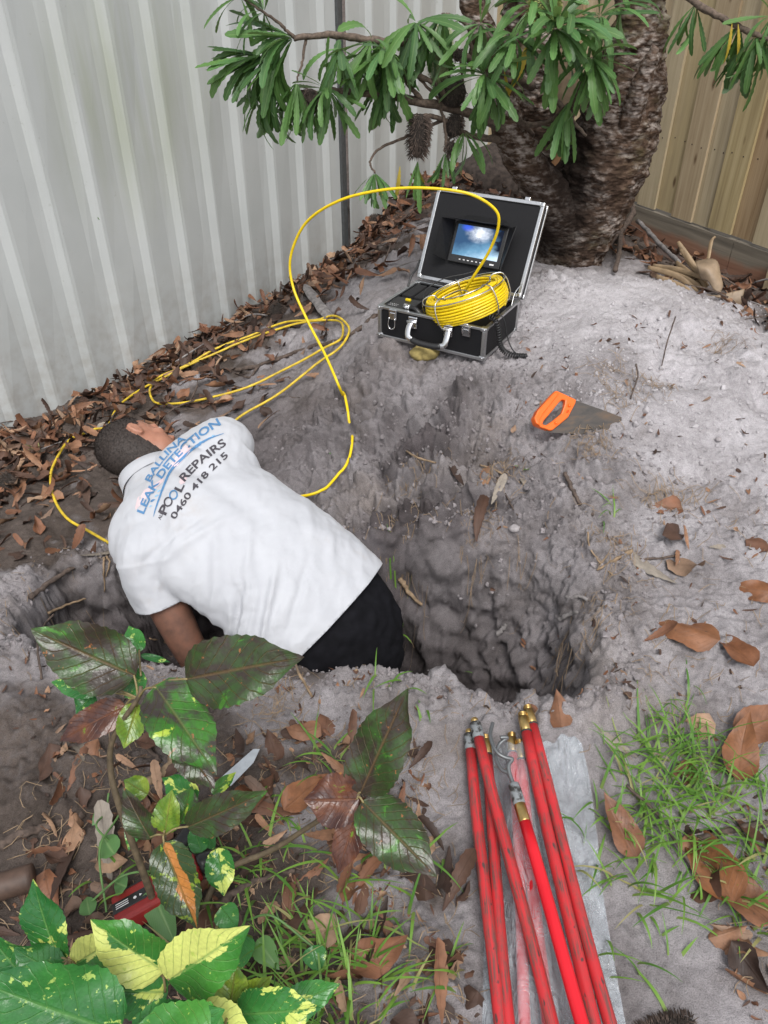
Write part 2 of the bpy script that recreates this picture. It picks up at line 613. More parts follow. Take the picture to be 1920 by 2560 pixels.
t = NT('sandy_soil')
at = t.n('Attribute', attribute_name='soil').outputs['Color']
sp = t.n('SeparateColor', {0: at})
P = t.pos()
n1 = t.noise(P, 6, 6, .6)
n2 = t.noise(P, 60, 5, .65)
n3 = t.noise(P, 420, 4, .7)
basec = t.ramp(n1, [(.3, (.185, .168, .168)), (.5, (.285, .265, .270)), (.7, (.37, .348, .358))])
dryc = t.ramp(n1, [(.3, (.34, .319, .327)), (.6, (.50, .477, .495))])
dampc = t.ramp(n1, [(.3, (.058, .049, .049)), (.65, (.132, .115, .118))])
humc = t.ramp(n1, [(.3, (.055, .043, .036)), (.65, (.13, .105, .092))])
def msk(s, w=.3):
    return t.ramp(t.math('ADD', s, t.math('MULTIPLY', t.math('SUBTRACT', n2, .5), w)), [(.15, 0.0), (.75, 1.0)])
brown = t.math('MULTIPLY', t.ramp(t.noise(P, 2.6, 5, .65), [(.50, 0.0), (.70, .6)]), 1.0)
basec = t.mix(brown, basec, t.ramp(n1, [(.3, (.135, .108, .090)), (.7, (.27, .228, .20))]))
c = t.mix(msk(sp.outputs[2]), basec, dryc)
c = t.mix(msk(sp.outputs[0]), c, dampc)
c = t.mix(msk(sp.outputs[1], .6), c, humc)
c = t.mix(.85, c, t.ramp(n2, [(.25, .72), (.5, .97), (.75, 1.15)]), 'MULTIPLY')
c = t.mix(.9, c, t.ramp(n3, [(.3, .45), (.45, .92), (.7, 1.35)]), 'MULTIPLY')
# dark flecks of charcoal and root crumbs
v = t.voro(P, 120)
c = t.mix(t.ramp(t.math('ADD', v, t.math('MULTIPLY', n2, .5)), [(.20, .9), (.25, 0.0)]), c, (.04, .032, .028))
h = t.math('ADD', t.math('MULTIPLY', n2, .6), t.math('MULTIPLY', n3, .5))
t.bsdf(c, .92, t.bump(h, 1.0, .008), **{'Specular_IOR_Level': .2})
me.materials.append(t.m)
ground = link('ground', me)
ground['kind'] = 'structure'
# ------------------------------------------------------------------ steel fence
t = NT('steel_sheet_paint')
P = t.pos()
n = t.noise(P, 3.5, 5, .6)
streak = t.noise(t.map(P, (14, 14, 1.1)), 1.0, 5, .6)
alg = t.n('VectorMath', {0: P, 1: (-.98, 3.38, 1.0)}, operation='DISTANCE').outputs['Value']
algm = t.math('MULTIPLY', t.ramp(alg, [(.1, 1.0), (.55, 0.0)]), t.ramp(streak, [(.35, 0.0), (.65, .75)]))
c = t.ramp(n, [(.3, (.465, .487, .480)), (.7, (.51, .529, .522))])
c = t.mix(algm, c, (.36, .39, .30))
low = t.n('SeparateXYZ', {0: P}).outputs[2]
c = t.mix(t.math('MULTIPLY', t.ramp(low, [(.0, 1.0), (.4, 0.0)]), t.ramp(t.noise(P, 22, 5), [(.4, 0.0), (.7, .6)])), c, (.33, .31, .28))
sp_ = t.noise(P, 55, 3, .5)
c = t.mix(t.ramp(sp_, [(.70, 0.0), (.76, .35)]), c, (.3, .31, .27))
t.bsdf(c, .42, t.bump(n, .05, .01), **{'Specular_IOR_Level': .35})
M_SHEET = t.m
M_POST = simple('fence_post_gap_shade', (.075, .08, .082), .5, var=.2)  # shadowed gap between sheet and post, put into the post's colour
M_RAIL = simple('fence_rail_paint', (.5, .525, .515), .45, var=.06, scale=8)

fence = empty('steel_fence', FP, 'pale grey corrugated steel sheet fence along the left side of the yard', 'fence')
fence.rotation_euler = (0, 0, math.atan2(FD.y, FD.x))     # local x along the fence, local -y into the yard
PT = .19
def sheet(t0, t1, off):
    prof = []
    k = int(round(t1 - t0))
    for i in range(k):
        b = (t0 + i - 9.5) * PT
        prof += [(b, .018), (b + .014, .018), (b + .115, .001), (b + .160, 0)]
    prof.append(((t1 - 9.5) * PT + .004, .017))
    V, F = [], []
    zs = [-.35, 0, .4, .8, 1.2, 1.6, 1.78]
    m = len(prof)
    for th in (0, .0015):
        for z in zs:
            for q, (x, y) in enumerate(prof):
                wob = .0022 * math.sin(x * 9 + z * 3) + .0018 * math.sin(z * 7 + x * 23)
                V.append((x, -(y + off) + th + wob, z))
    L = len(zs) * m
    for j in range(len(zs) - 1):
        for i in range(m - 1):
            a = j * m + i
            F.append((a, a + 1, a + 1 + m, a + m))
            F.append((L + a, L + a + m, L + a + 1 + m, L + a + 1))
    for j in range(len(zs) - 1):
        for i in (0, m - 1):
            a = j * m + i
            q = (a, a + m, L + a + m, L + a)
            F.append(q if i == 0 else q[::-1])
    me = mesh_from('sheet', V, F, M_SHEET, smooth=False)
    return link('sheet', me, fence)
for q, (a, b) in enumerate([(-11, -7), (-7, -3), (-3, 1), (1, 5), (5, 9.4), (9.75, 13.75), (13.75, 17)]):
    k = int(round(b - a))
    sheet(a, a + k, .003 * (q % 2) + .002)
# closing flat strip beside the post
MB().box((9 - 9.5) * PT - .002, -.012, -.012, -.009, -.35, 1.78).build('edge_strip', M_SHEET, fence, False)
p = MB()
p.box(-.012, .012, -.030, .03, -.35, 1.8)
p.box(.012, .045, -.006, .03, -.35, 1.8)
p.build('post', M_POST, fence, False)
for (a, b) in [(-4.0, -.05), (.05, 1.36)]:
    MB().box(a, b, -.048, .012, 1.76, 1.80).build('top_rail', M_RAIL, fence, False, .004)
    MB().box(a, b, .004, .03, -.30, -.22).build('bottom_rail', M_RAIL, fence, False)

# ------------------------------------------------------------------ paling fence
def pine(name, k_lo, k_mid, k_hi):
  t = NT(name)
  O = t.obj()
  r = t.rnd()
  off = t.n('VectorMath', {0: O, 1: t.n('CombineXYZ', {0: t.math('MULTIPLY', r, 40.0), 1: t.math('MULTIPLY', r, 17.0), 2: t.math('MULTIPLY', r, 9.0)}).outputs[0]}, operation='ADD').outputs[0]
  g1 = t.noise(t.map(off, (38, 38, 1.6)), 1, 6, .6, .6)
  g2 = t.noise(t.map(off, (160, 160, 3)), 1, 4, .6)
  kn = t.voro(t.map(off, (9, 9, 3.2)), 1)
  blot = t.noise(t.map(off, (6, 6, 2)), 1, 4, .6)
  c = t.ramp(t.math('ADD', t.math('MULTIPLY', g1, .7), t.math('MULTIPLY', g2, .3)), [(.3, k_lo), (.5, k_mid), (.72, k_hi)])
  c = t.mix(t.ramp(blot, [(.5, 0.0), (.75, .5)]), c, (.27, .21, .14))
  c = t.mix(t.math('MULTIPLY', t.math('FRACT', t.math('MULTIPLY', r, 3.7)), .35), c, t.mix(t.math('FRACT', t.math('MULTIPLY', r, 7.3)), (.24, .155, .08), (.52, .43, .28)))
  c = t.mix(t.ramp(kn, [(.05, .9), (.11, 0.0)]), c, (.12, .07, .035))
  t.bsdf(c, .75, t.bump(g1, .35, .003), **{'Specular_IOR_Level': .25})
  return t.m
M_PINE = pine('treated_pine', (.29, .21, .125), (.46, .365, .235), (.60, .50, .345))
M_PINES = [M_PINE, pine('treated_pine_brown', (.23, .15, .08), (.37, .265, .155), (.50, .375, .235)), pine('treated_pine_grey', (.29, .235, .15), (.46, .385, .255), (.58, .50, .36)),
           pine('treated_pine_pale', (.38, .28, .165), (.58, .46, .285), (.70, .58, .40)), pine('treated_pine_olive', (.26, .20, .10), (.43, .34, .18), (.56, .46, .27))]
t = NT('weathered_sleeper')
O = t.obj()
g1 = t.noise(t.map(O, (2, 40, 40)), 1, 6, .6, .5)
bl = t.noise(O, 5, 4)
zz = t.n('SeparateXYZ', {0: O}).outputs[2]
c = t.ramp(g1, [(.3, (.11, .095, .075)), (.7, (.26, .225, .175))])
c = t.mix(t.ramp(t.math('ADD', zz, t.math('MULTIPLY', t.math('SUBTRACT', bl, .5), .08)), [(.0, 0.0), (.025, .85), (.085, .85), (.115, 0.0)]), c, t.ramp(g1, [(.3, (.20, .085, .05)), (.7, (.33, .17, .105))]))
t.bsdf(c, .85, t.bump(g1, .4, .004))
M_SLEEP = t.m
M_SLEEP2 = simple('dirty_sleeper', (.12, .105, .09), .9, var=.4, scale=14, bump=.4)
M_NAIL = simple('nail_steel', (.05, .04, .035), .6, .5)
PB = .43    # bottom of the palings
pf = empty('paling_fence', (QP.x, QP.y, 0), 'timber paling fence with low sleeper boards at the right back', 'fence')
pf.rotation_euler = (0, 0, math.atan2(QD.y, QD.x))        # local x away along fence, local +y into the yard
ws = [.118, .130, .112, .136, .124]
pal_mesh = []
for w in ws:
    mb = MB()
    mb.box(-.004, w + .004, 0, .014, 0, 1.55)
    me = mesh_from('paling', mb.v, mb.f, M_PINES[len(pal_mesh)], False)
    pal_mesh.append(me)
nail_me = MB().ell((0, 0, 0), ((.0032, 0, 0), (0, .002, 0), (0, 0, .0032)), 8, 5)
nail_me = mesh_from('nail', nail_me.v, nail_me.f, M_NAIL)
x = -1.55
i = 0
while x < 1.72:
    k = (i * 3 + (i // 4)) % 5
    o = link('paling', pal_mesh[k], pf, (x, .0 + (.0155 if i % 2 else .0) + RN.uniform(-.001, .001), PB + RN.uniform(-.006, .006)))
    o.rotation_euler = (0, RN.uniform(-.004, .004), 0)
    for (nx, nz) in ((.03, .32), (ws[k] - .03, .325)):
        link('nail', nail_me, o, (nx, .0145, nz))
    x += ws[k] + RN.uniform(.0008, .0016)
    i += 1
for (a, b) in [(-2.0, -.44), (-.435, 1.7)]:
    mb = MB(); mb.box(a, b, -.030, .034, PB - .185, PB - .010)
    v = [(p[0], p[1], p[2] - (PB - .185)) for p in mb.v]
    o = link('sleeper_board', mesh_from('sleeper_board', v, mb.f, M_SLEEP, False), pf, (0, 0, PB - .185))
    mb = MB(); mb.box(a, b, -.034, .038, -.2, PB - .188)
    mb.build('sleeper_board', M_SLEEP2, pf, False, .004)
mb = MB(); mb.box(-.80, -.68, .040, .082, -.2, PB - .012)
mb.build('stump_post', M_PINE, pf, False, .004)
mb = MB(); mb.box(-2, 1.7, -.09, -.055, 1.5, 1.57)
mb.build('rail', M_PINE, pf, False)
# ------------------------------------------------------------------ leaf meshes
def leaf_mesh(name, m, L=.1, W=.03, prof='ovate', nl=8, nw=1, serr=0.0, bend=0.0, fold=0.2, twist=0.0, wave=0.0, seed=0, tip=0.0):
    rg = random.Random(seed)
    V, F, UV = [], [], []
    y = z = 0.0
    ang = 0.0
    for i in range(nl + 1):
        tt = i / nl
        if prof == 'ovate':
            w = (math.sin(math.pi * min(1, tt ** .62)) ** .85) * (1 - .12 * tt)
            if tt > .8:
                w *= 1 - .35 * ((tt - .8) / .2)
        elif prof == 'oval':
            w = math.sin(math.pi * min(1, tt ** .72)) ** .62 if 0 < tt < 1 else 0
            if tt > .72:
                w *= 1 - .62 * ((tt - .72) / .28) ** .8
        elif prof == 'oblong':
            w = min(1, (tt / .55)) ** .75 * (1 - max(0, (tt - .86) / .14) ** 2 * .75)
            w = max(w, .08)
        else:
            w = math.sin(math.pi * tt) ** .8
        w *= W / 2
        if serr and 0 < i < nl:
            w *= 1 + (serr if i % 2 else -serr)
        tw = twist * tt
        for j in range(-nw, nw + 1):
            q = j / nw
            lx = q * w
            lz = abs(q) * w * fold + wave * math.sin(tt * 9 + seed + q * 2.1) * abs(q) * w
            cx = lx * math.cos(tw) - lz * math.sin(tw)
            cz_ = lx * math.sin(tw) + lz * math.cos(tw)
            V.append((cx, y - cz_ * math.sin(ang), z + cz_ * math.cos(ang)))
            UV.append((.5 + q / 2, tt))
        st = L / nl
        ang = -bend * (tt ** 1.0) + rg.uniform(-.04, .04)
        y += st * math.cos(ang)
        z += st * math.sin(ang)
    k = 2 * nw + 1
    for i in range(nl):
        for j in range(2 * nw):
            a = i * k + j
            F.append((a, a + 1, a + 1 + k, a + k))
    return mesh_from(name, V, F, m, True, UV)

def vein_mask(t, rows=14, wmid=.05):
    """mid rib and side veins from the leaf's own uv"""
    s = t.n('SeparateXYZ', {0: t.uv()})
    u = t.math('ABSOLUTE', t.math('SUBTRACT', s.outputs[0], .5))
    v = s.outputs[1]
    mid = t.ramp(u, [(0, 1.0), (wmid, 0.0)])
    fr = t.math('FRACT', t.math('SUBTRACT', t.math('MULTIPLY', v, float(rows)), t.math('MULTIPLY', u, rows * .55)))
    sd_ = t.math('ABSOLUTE', t.math('SUBTRACT', fr, .5))
    side = t.ramp(sd_, [(0, .6), (.075, 0.0)])
    return t.math('MAXIMUM', mid, side), u, v

def green_leaf(name, dark, light, vein, rough=.4, back=None):
    t = NT(name)
    vm, u, v = vein_mask(t, 22, .07)
    r = t.rnd()
    n_ = t.noise(t.obj(), 25, 4)
    c = t.mix(t.math('ADD', t.math('MULTIPLY', r, .8), t.math('MULTIPLY', n_, .3)), dark, light)
    c = t.mix(t.math('MULTIPLY', vm, .55), c, vein)
    bf = t.n('NewGeometry').outputs['Backfacing']
    c = t.mix(t.math('MULTIPLY', bf, .75), c, back or tuple(q * 1.3 + .02 for q in light))
    b = t.bsdf(c, rough, t.bump(vm, .25, .002), **{'Specular_IOR_Level': .45})
    tr = t.n('BsdfTranslucent', {'Color': t.mix(.5, c, (.25, .4, .05))})
    ms = t.n('MixShader', {0: .22, 1: b.outputs[0], 2: tr.outputs[0]})
    t.t.links.new(ms.outputs[0], t.out.inputs['Surface'])
    return t.m
M_BLEAF = green_leaf('banksia_leaf', (.030, .085, .030), (.12, .25, .065), (.25, .37, .14), .36, (.15, .24, .12))
M_BLEAF2 = green_leaf('banksia_leaf_fresh', (.06, .16, .055), (.14, .29, .085), (.27, .40, .16), .4)
M_BYEL = green_leaf('banksia_leaf_yellow', (.48, .36, .05), (.62, .45, .06), (.55, .40, .10), .5)

t = NT('banksia_bark')
O = t.pos()
n1 = t.noise(t.map(O, (1, 1, 1.6)), 9, 6, .62, .4)
n2 = t.noise(t.map(O, (1, 1, 2.2)), 30, 6, .6, .3)
vv = t.voro(t.map(O, (1, 1, 2.0)), 40)
c = t.ramp(n2, [(.3, (.030, .019, .013)), (.5, (.085, .054, .038)), (.75, (.165, .112, .082))])
lich = t.math('MULTIPLY', t.ramp(n1, [(.44, 0.0), (.56, .95)]), t.ramp(t.math('SUBTRACT', n2, t.math('MULTIPLY', vv, .25)), [(.28, 0.0), (.55, 1.0)]))
c = t.mix(lich, c, (.40, .355, .325))
moss = t.math('MULTIPLY', t.ramp(t.noise(O, 4.5, 3), [(.56, 0.0), (.7, .6)]), t.ramp(n2, [(.4, 0.0), (.6, 1.0)]))
c = t.mix(moss, c, (.085, .085, .03))
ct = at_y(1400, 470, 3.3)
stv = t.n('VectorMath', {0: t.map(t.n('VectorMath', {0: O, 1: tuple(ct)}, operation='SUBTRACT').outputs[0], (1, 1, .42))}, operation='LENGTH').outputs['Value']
fork_shade = t.ramp(t.math('ADD', stv, t.math('MULTIPLY', t.math('SUBTRACT', n1, .5), .22)), [(.10, .92), (.24, 0.0)])  # deep shade of the trunk fork painted into the bark colour, noisy edge
c = t.mix(fork_shade, c, (.016, .011, .009))
hh = t.math('ADD', t.math('MULTIPLY', vv, .9), n2)
t.bsdf(c, .95, t.bump(hh, .7, .009), **{'Specular_IOR_Level': .15})
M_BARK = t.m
M_BRANCH = simple('branch_bark', (.115, .085, .065), .9, var=.5, scale=90, bump=.5)

tree_loc = at_y(1440, 640, 3.36)
tree = empty('banksia_tree', (tree_loc.x, tree_loc.y, .3), 'old banksia tree with thick knobbly trunks at the back of the yard', 'tree')
def tw(p):                   # world point to tree space
    return Vector(p) - tree.location
def bark_tube(name, pts, n=84, per=26, amp=1.0):
    C = [at_y(a, b, y) for (a, b, y, r) in pts]
    full = catmull([(*c, p[3]) for c, p in zip(C, pts)], per)
    V, F = tube([q[:3] for q in full], [q[3] for q in full], n, cap=True)
    V = np.array([tuple(v) for v in V])
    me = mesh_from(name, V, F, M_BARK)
    N = get_no(me)
    S = V * np.array([1, 1, 1.7])
    dd = .018 * fbm(S * 5, 3) + .009 * fbm(S * 20 + 7, 3, billow=True) + .003 * pnoise(S * 60)
    ring = .003 * np.sin(V[:, 2] * 95 + 6 * pnoise(V * 5)) * (pnoise(V * 4 + 3) > -.1)
    set_co(me, V + N * ((dd + ring) * amp)[:, None] - np.array(tree.location))
    return link(name, me, tree)
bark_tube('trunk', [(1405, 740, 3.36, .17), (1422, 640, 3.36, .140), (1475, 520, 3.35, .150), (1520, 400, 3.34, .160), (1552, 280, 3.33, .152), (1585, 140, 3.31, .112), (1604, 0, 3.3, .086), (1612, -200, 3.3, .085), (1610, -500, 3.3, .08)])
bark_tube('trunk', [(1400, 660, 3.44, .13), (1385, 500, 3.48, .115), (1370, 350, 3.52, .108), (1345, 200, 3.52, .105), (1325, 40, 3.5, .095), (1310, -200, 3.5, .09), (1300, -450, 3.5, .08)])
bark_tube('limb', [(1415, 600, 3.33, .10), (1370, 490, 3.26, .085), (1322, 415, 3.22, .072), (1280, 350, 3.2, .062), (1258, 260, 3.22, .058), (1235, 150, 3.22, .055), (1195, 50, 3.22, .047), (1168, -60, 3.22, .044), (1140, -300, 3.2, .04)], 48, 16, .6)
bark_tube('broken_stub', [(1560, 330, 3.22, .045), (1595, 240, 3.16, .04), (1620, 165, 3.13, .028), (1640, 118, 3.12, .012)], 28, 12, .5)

def bpoly(pts):
    return [at_y(*p) for p in pts]
def branch(pts, r0, r1, name='branch'):
    C = catmull(bpoly(pts), 8)
    k = len(C)
    C = [c + np.array([RN.uniform(-1, 1) * .0022 for _ in range(3)]) for c in C]
    rr = [(r0 + (r1 - r0) * i / (k - 1)) * RN.uniform(.9, 1.15) for i in range(k)]
    V, F = tube(C, rr, 8)
    return link(name, mesh_from(name, [Vector(v) - tree.location for v in V], F, M_BRANCH), tree)
branch([(1330, 215, 3.35), (1240, 172, 3.15), (1180, 150, 3.12), (1060, 115, 3.05), (930, 100, 3.0), (830, 88, 2.95), (735, 95, 2.9)], .020, .008)
branch([(735, 95, 2.9), (700, 60, 2.88), (650, 25, 2.86), (600, -10, 2.86)], .006, .003)
branch([(765, 95, 2.92), (757, 150, 2.9), (742, 200, 2.88)], .005, .003)
branch([(1300, 345, 3.2), (1180, 285, 3.1), (1060, 257, 3.05), (960, 240, 3.0), (850, 228, 2.95), (812, 222, 2.93)], .019, .007)
branch([(1060, 257, 3.05), (1020, 210, 3.02), (990, 160, 3.0), (960, 120, 2.98)], .009, .005)
branch([(1130, 260, 3.06), (1080, 205, 3.03), (1010, 175, 3.0), (975, 165, 3.0)], .010, .006)
branch([(1300, 350, 3.2), (1210, 345, 3.14), (1150, 330, 3.1), (1110, 300, 3.06), (1065, 290, 3.03), (1045, 300, 3.0)], .014, .006)
branch([(1150, 330, 3.1), (1125, 345, 3.06), (1118, 375, 3.03)], .006, .004)
branch([(1330, 340, 3.3), (1290, 290, 3.08), (1250, 235, 3.0), (1216, 190, 2.95)], .013, .007)
branch([(1400, 320, 3.35), (1370, 230, 3.05), (1375, 150, 2.95), (1388, 72, 2.9)], .016, .007)
branch([(1420, 330, 3.3), (1440, 240, 3.05), (1480, 145, 2.9)], .013, .006)
branch([(1290, 315, 3.18), (1370, 305, 3.1), (1420, 260, 3.0)], .012, .005)
branch([(1390, 250, 3.12), (1430, 300, 3.08), (1465, 340, 3.05)], .010, .005)
branch([(1455, 270, 3.2), (1490, 290, 3.12), (1500, 265, 3.1)], .008, .006)
branch([(1110, 300, 3.06), (1010, 345, 3.05), (950, 370, 3.0), (925, 405, 2.97), (937, 432, 2.95)], .006, .003)
branch([(1620, -80, 3.25), (1740, 8, 3.1), (1830, 58, 3.05), (1885, 85, 3.0), (1960, 110, 2.95)], .013, .007)
branch([(1180, 150, 3.12), (1170, 70, 3.08), (1130, 40, 3.05), (1105, 35, 3.05)], .007, .004)
branch([(1110, 300, 3.06), (1090, 240, 3.05), (1030, 170, 3.02), (1040, 60, 3.0)], .006, .003)
branch([(1160, 275, 3.1), (1155, 180, 3.06), (1140, 105, 3.05)], .005, .003)
branch([(1110, 290, 3.05), (1115, 350, 3.03), (1112, 380, 3.02)], .006, .004)

bl = {'a': [leaf_mesh('leaf', M_BLEAF, .21, .026, 'oblong', 18, 1, .12, bend=b, fold=f, twist=tw_, seed=s) for s, (b, f, tw_) in enumerate([(.25, .25, .2), (.7, .2, -.3), (1.2, .3, .5), (.05, .35, -.6), (1.7, .2, .2), (.9, .4, 1.0)])],
      'b': [leaf_mesh('leaf', M_BLEAF2, .20, .025, 'oblong', 18, 1, .12, bend=b, fold=f, twist=tw_, seed=s + 9) for s, (b, f, tw_) in enumerate([(.3, .25, .2), (.8, .2, -.4), (1.3, .3, .3)])],
      'y': [leaf_mesh('leaf', M_BYEL, .15, .027, 'oblong', 18, 1, .12, bend=.4, fold=.3, twist=.8, seed=21)]}
fol = MB(); fol_uv = []
def rosette(px, py, yy, n, ln=1.0, bias=(0, 0, -.3), spread=1.0, fresh=.2, yellow=0.0):
    c = at_y(px, py, yy)
    b = Vector(bias)
    n = max(3, int(n * .78))
    for k in range(int(n * 3.0)):
        while True:
            d = Vector((RN.uniform(-1, 1), RN.uniform(-1, 1), RN.uniform(-1, 1)))
            if .2 < d.length < 1:
                break
        d = (d.normalized() * spread + b).normalized()
        kind = 'y' if RN.random() < yellow else ('b' if RN.random() < fresh else 'a')
        me = RN.choice(bl[kind])
        nrm = Vector((RN.uniform(-.5, .5), RN.uniform(-.8, .2), 1))
        if k >= n:                                   # leaves buried in the tuft
            M = place(None, tw(c + d * .006), d, nrm, ln * RN.uniform(.6, 1.0))
            b0 = len(fol.v)
            fol.v += [tuple(M @ v.co) for v in me.vertices]
            fol.f += [tuple(b0 + i for i in p.vertices) for p in me.polygons]
            uq = {l.vertex_index: tuple(u.uv) for l, u in zip(me.loops, me.uv_layers[0].data)}
            fol_uv.extend(uq[i] for i in range(len(me.vertices)))
            continue
        o = link('leaf', me, tree)
        place(o, tw(c + d * .008), d, nrm, ln * RN.uniform(.75, 1.12))
for a in [(733, 95, 2.9, 13, 1.0, (-1.2, -.2, -.25), .9, .35), (700, 130, 2.9, 15, 1.05, (-.9, -.2, -1.0), .85, .15), (742, 205, 2.88, 14, .95, (-.4, 0, -1.3), .8, .05),
          (655, 140, 2.9, 12, 1.0, (-1.1, -.1, -.5), .8, .3), (690, 200, 2.88, 10, 1.0, (-.8, 0, -1.1), .8, .1), (850, 120, 2.93, 8, .9, (-.1, -.1, -.9), .9, .2),
          (660, 30, 2.87, 8, .9, (-.8, 0, .2), .9, .3), (600, -10, 2.86, 6, .8, (-.4, 0, .4), 1, .3),
          (815, 222, 2.93, 17, .85, (.0, -.2, -.45), 1, .1), (960, 120, 2.98, 16, .95, (-.1, -.1, -.8), .9, .12), (975, 165, 3.0, 12, 1.0, (-.1, 0, -1.2), .7, .05),
          (930, 100, 2.98, 11, .9, (-.2, -.2, -.7), 1, .1), (1040, 55, 3.0, 13, 1.0, (-.1, -.1, -.5), 1, .1), (1105, 35, 3.02, 8, 1.0, (-.5, -.2, -.9), .8, .05),
          (1216, 190, 2.95, 19, .98, (.05, -.4, -.5), .9, .45), (1388, 72, 2.9, 24, 1.05, (.05, -.5, .05), .95, .6), (1480, 145, 2.9, 18, .9, (.1, -.4, -.45), .9, .45),
          (1420, 255, 3.0, 9, 1.0, (-.1, -.2, -1.1), .6, .3), (1330, 15, 3.0, 13, 1.0, (0, -.3, .1), 1, .5), (1500, 40, 3.0, 12, .95, (.1, -.3, -.2), 1, .5),
          (1200, 60, 2.98, 8, .9, (.2, -.3, -.2), 1, .3), (1285, 90, 2.95, 10, .9, (-.1, -.3, -.4), .9, .4),
          (937, 432, 2.95, 11, .62, (.1, -.1, -.9), .8, .7, .1), (1045, 400, 3.0, 5, .75, (.0, 0, -1.5), .6, .1, .1), (1112, 380, 3.02, 4, .6, (.1, -.1, -1.2), .6, .1),
          (1160, 330, 3.05, 5, .8, (.2, -.2, -.8), .8, .1),
          (1850, 62, 3.05, 9, .9, (-.3, 0, -1.1), .7, .4, .12), (1890, 90, 3.0, 12, 1.0, (.1, -.1, -1.0), .8, .4, .08), (1740, 10, 3.1, 4, .8, (-.2, 0, -1.0), .6, .3), (1930, 40, 3.0, 8, .9, (0, 0, -.2), 1, .5),
          (1560, 10, 3.05, 6, .9, (.1, -.2, -.3), 1, .4)]:
    rosette(*a)
fo = fol.build('foliage', M_BLEAF, tree, uv=fol_uv)
fo['kind'] = 'stuff'
for (px, py, yy, d) in [(1285, 215, 2.96, (.3, -.2, .9)), (1300, 140, 2.95, (-.2, -.2, -1)), (1830, 58, 3.0, (.1, -.1, -1)), (1260, 175, 2.98, (.3, 0, -1)), (1845, 60, 3.0, (.3, -.1, -1)), (1000, 415, 2.98, (-.1, -.1, -1))]:
    o = link('leaf', bl['y'][0], tree)
    place(o, tw(at_y(px, py, yy)), d, (.3, -1, .2), .8)

# flower spikes and old cones
def bristly(name, M_core, M_br, px, py, yy, r, h, nb, lb, axis=(0, 0, 1), parent=tree, droop=.4, seed=1, org=None):
    rg = random.Random(seed)
    c = org if org is not None else at_y(px, py, yy)
    ax = Vector(axis).normalized()
    x = ax.orthogonal().normalized()
    y = ax.cross(x)
    mb = MB()
    mb.ell((0, 0, 0), (x * r, y * r, ax * h / 2), 16, 12)
    core = mb.build(name, M_core, parent)
    mb = MB()
    for k in range(nb):
        z = rg.uniform(-.96, .96)
        a = k * 2.399
        q = math.sqrt(max(0, 1 - z * z)) ** .6
        p = ax * (z * h / 2) + (x * math.cos(a) + y * math.sin(a)) * r * q * .9
        d = ((x * math.cos(a) + y * math.sin(a)) * (.35 + q) + ax * z * .5 + Vector((rg.uniform(-.4, .4), rg.uniform(-.4, .4), rg.uniform(-.4, .4) - droop))).normalized()
        s = d.orthogonal().normalized() * .0011
        l = lb * rg.uniform(.5, 1.15)
        mb.add([p - s, p + s, p + d * l * .6 + s * .7, p + d * l + Vector((0, 0, -l * .25))], [(0, 1, 2), (0, 2, 3)])
    br = mb.build('bristles', M_br, core)
    br['kind'] = 'stuff'
    core.location = Vector(c) - (parent.location if parent else Vector())
    return core
M_FLC = simple('flower_spike_core', (.30, .36, .19), .8, var=.3, scale=240, bump=.8)
M_FLB = simple('flower_spike_styles', (.42, .47, .27), .7, var=.3, scale=80)
M_YLB = simple('flower_spike_yellow_styles', (.44, .46, .16), .7, var=.3, scale=80)
M_CON = simple('old_cone_core', (.028, .022, .018), .95, var=.5, scale=120, bump=.8)
M_COB = simple('old_cone_bristle', (.085, .062, .05), .95, var=.5, scale=80)
bristly('flower_spike', M_FLC, M_FLB, 1100, 142, 3.12, .036, .20, 1500, .016, (.04, 0, 1), droop=-.1, seed=2)
bristly('flower_spike', M_FLC, M_YLB, 1362, 5, 2.97, .036, .12, 900, .03, (.05, 0, 1), droop=-.6, seed=3)
bristly('old_cone', M_CON, M_COB, 1046, 340, 3.0, .034, .145, 1100, .022, (.08, 0, 1), droop=.5, seed=4)
bristly('old_cone', M_CON, M_COB, 775, 252, 2.92, .026, .075, 500, .03, (.2, 0, 1), droop=.9, seed=5)
bristly('old_cone', M_CON, M_COB, 1127, 372, 3.02, .015, .05, 300, .018, (-.2, 0, 1), droop=.5, seed=6)
bristly('old_cone', M_CON, M_COB, 1145, 138, 3.06, .014, .04, 200, .012, (0, 0, 1), droop=0, seed=7)
bristly('old_cone', M_CON, M_COB, 1130, 232, 3.08, .05, .10, 600, .014, (.7, 0, .3), droop=.3, seed=8)
bristly('old_cone', M_CON, M_COB, 1135, 315, 3.06, .03, .08, 450, .014, (.3, 0, 1), droop=.4, seed=9)
# strip of bark wedged between the trunks
M_STRIP = simple('pale_bark_strip', (.26, .19, .125), .85, var=.3, scale=30, bump=.4)
C = [at_y(1425, 120, 3.16), at_y(1418, 210, 3.15), at_y(1410, 290, 3.13), at_y(1404, 345, 3.12)]
V, F = tube(catmull(C, 6), 0, 10, xdir=[(1, -.2, 0)] * 19, ell=([.046 - .0013 * i for i in range(19)], [.008] * 19))
o = tag(link('bark_strip', mesh_from('bark_strip', V, F, M_STRIP)), 'long pale strip of bark hanging wedged between the banksia trunks', 'bark')
C = [at_y(1404, 345, 3.11), at_y(1402, 375, 3.10), at_y(1393, 398, 3.09), at_y(1383, 410, 3.09)]
V, F = tube(catmull(C, 5), 0, 8, xdir=[(1, -.2, 0)] * 16, ell=([.011] * 16, [.004] * 16))
link('curled_end', mesh_from('curled_end', V, F, simple('orange_bark', (.30, .155, .07), .8)), o)
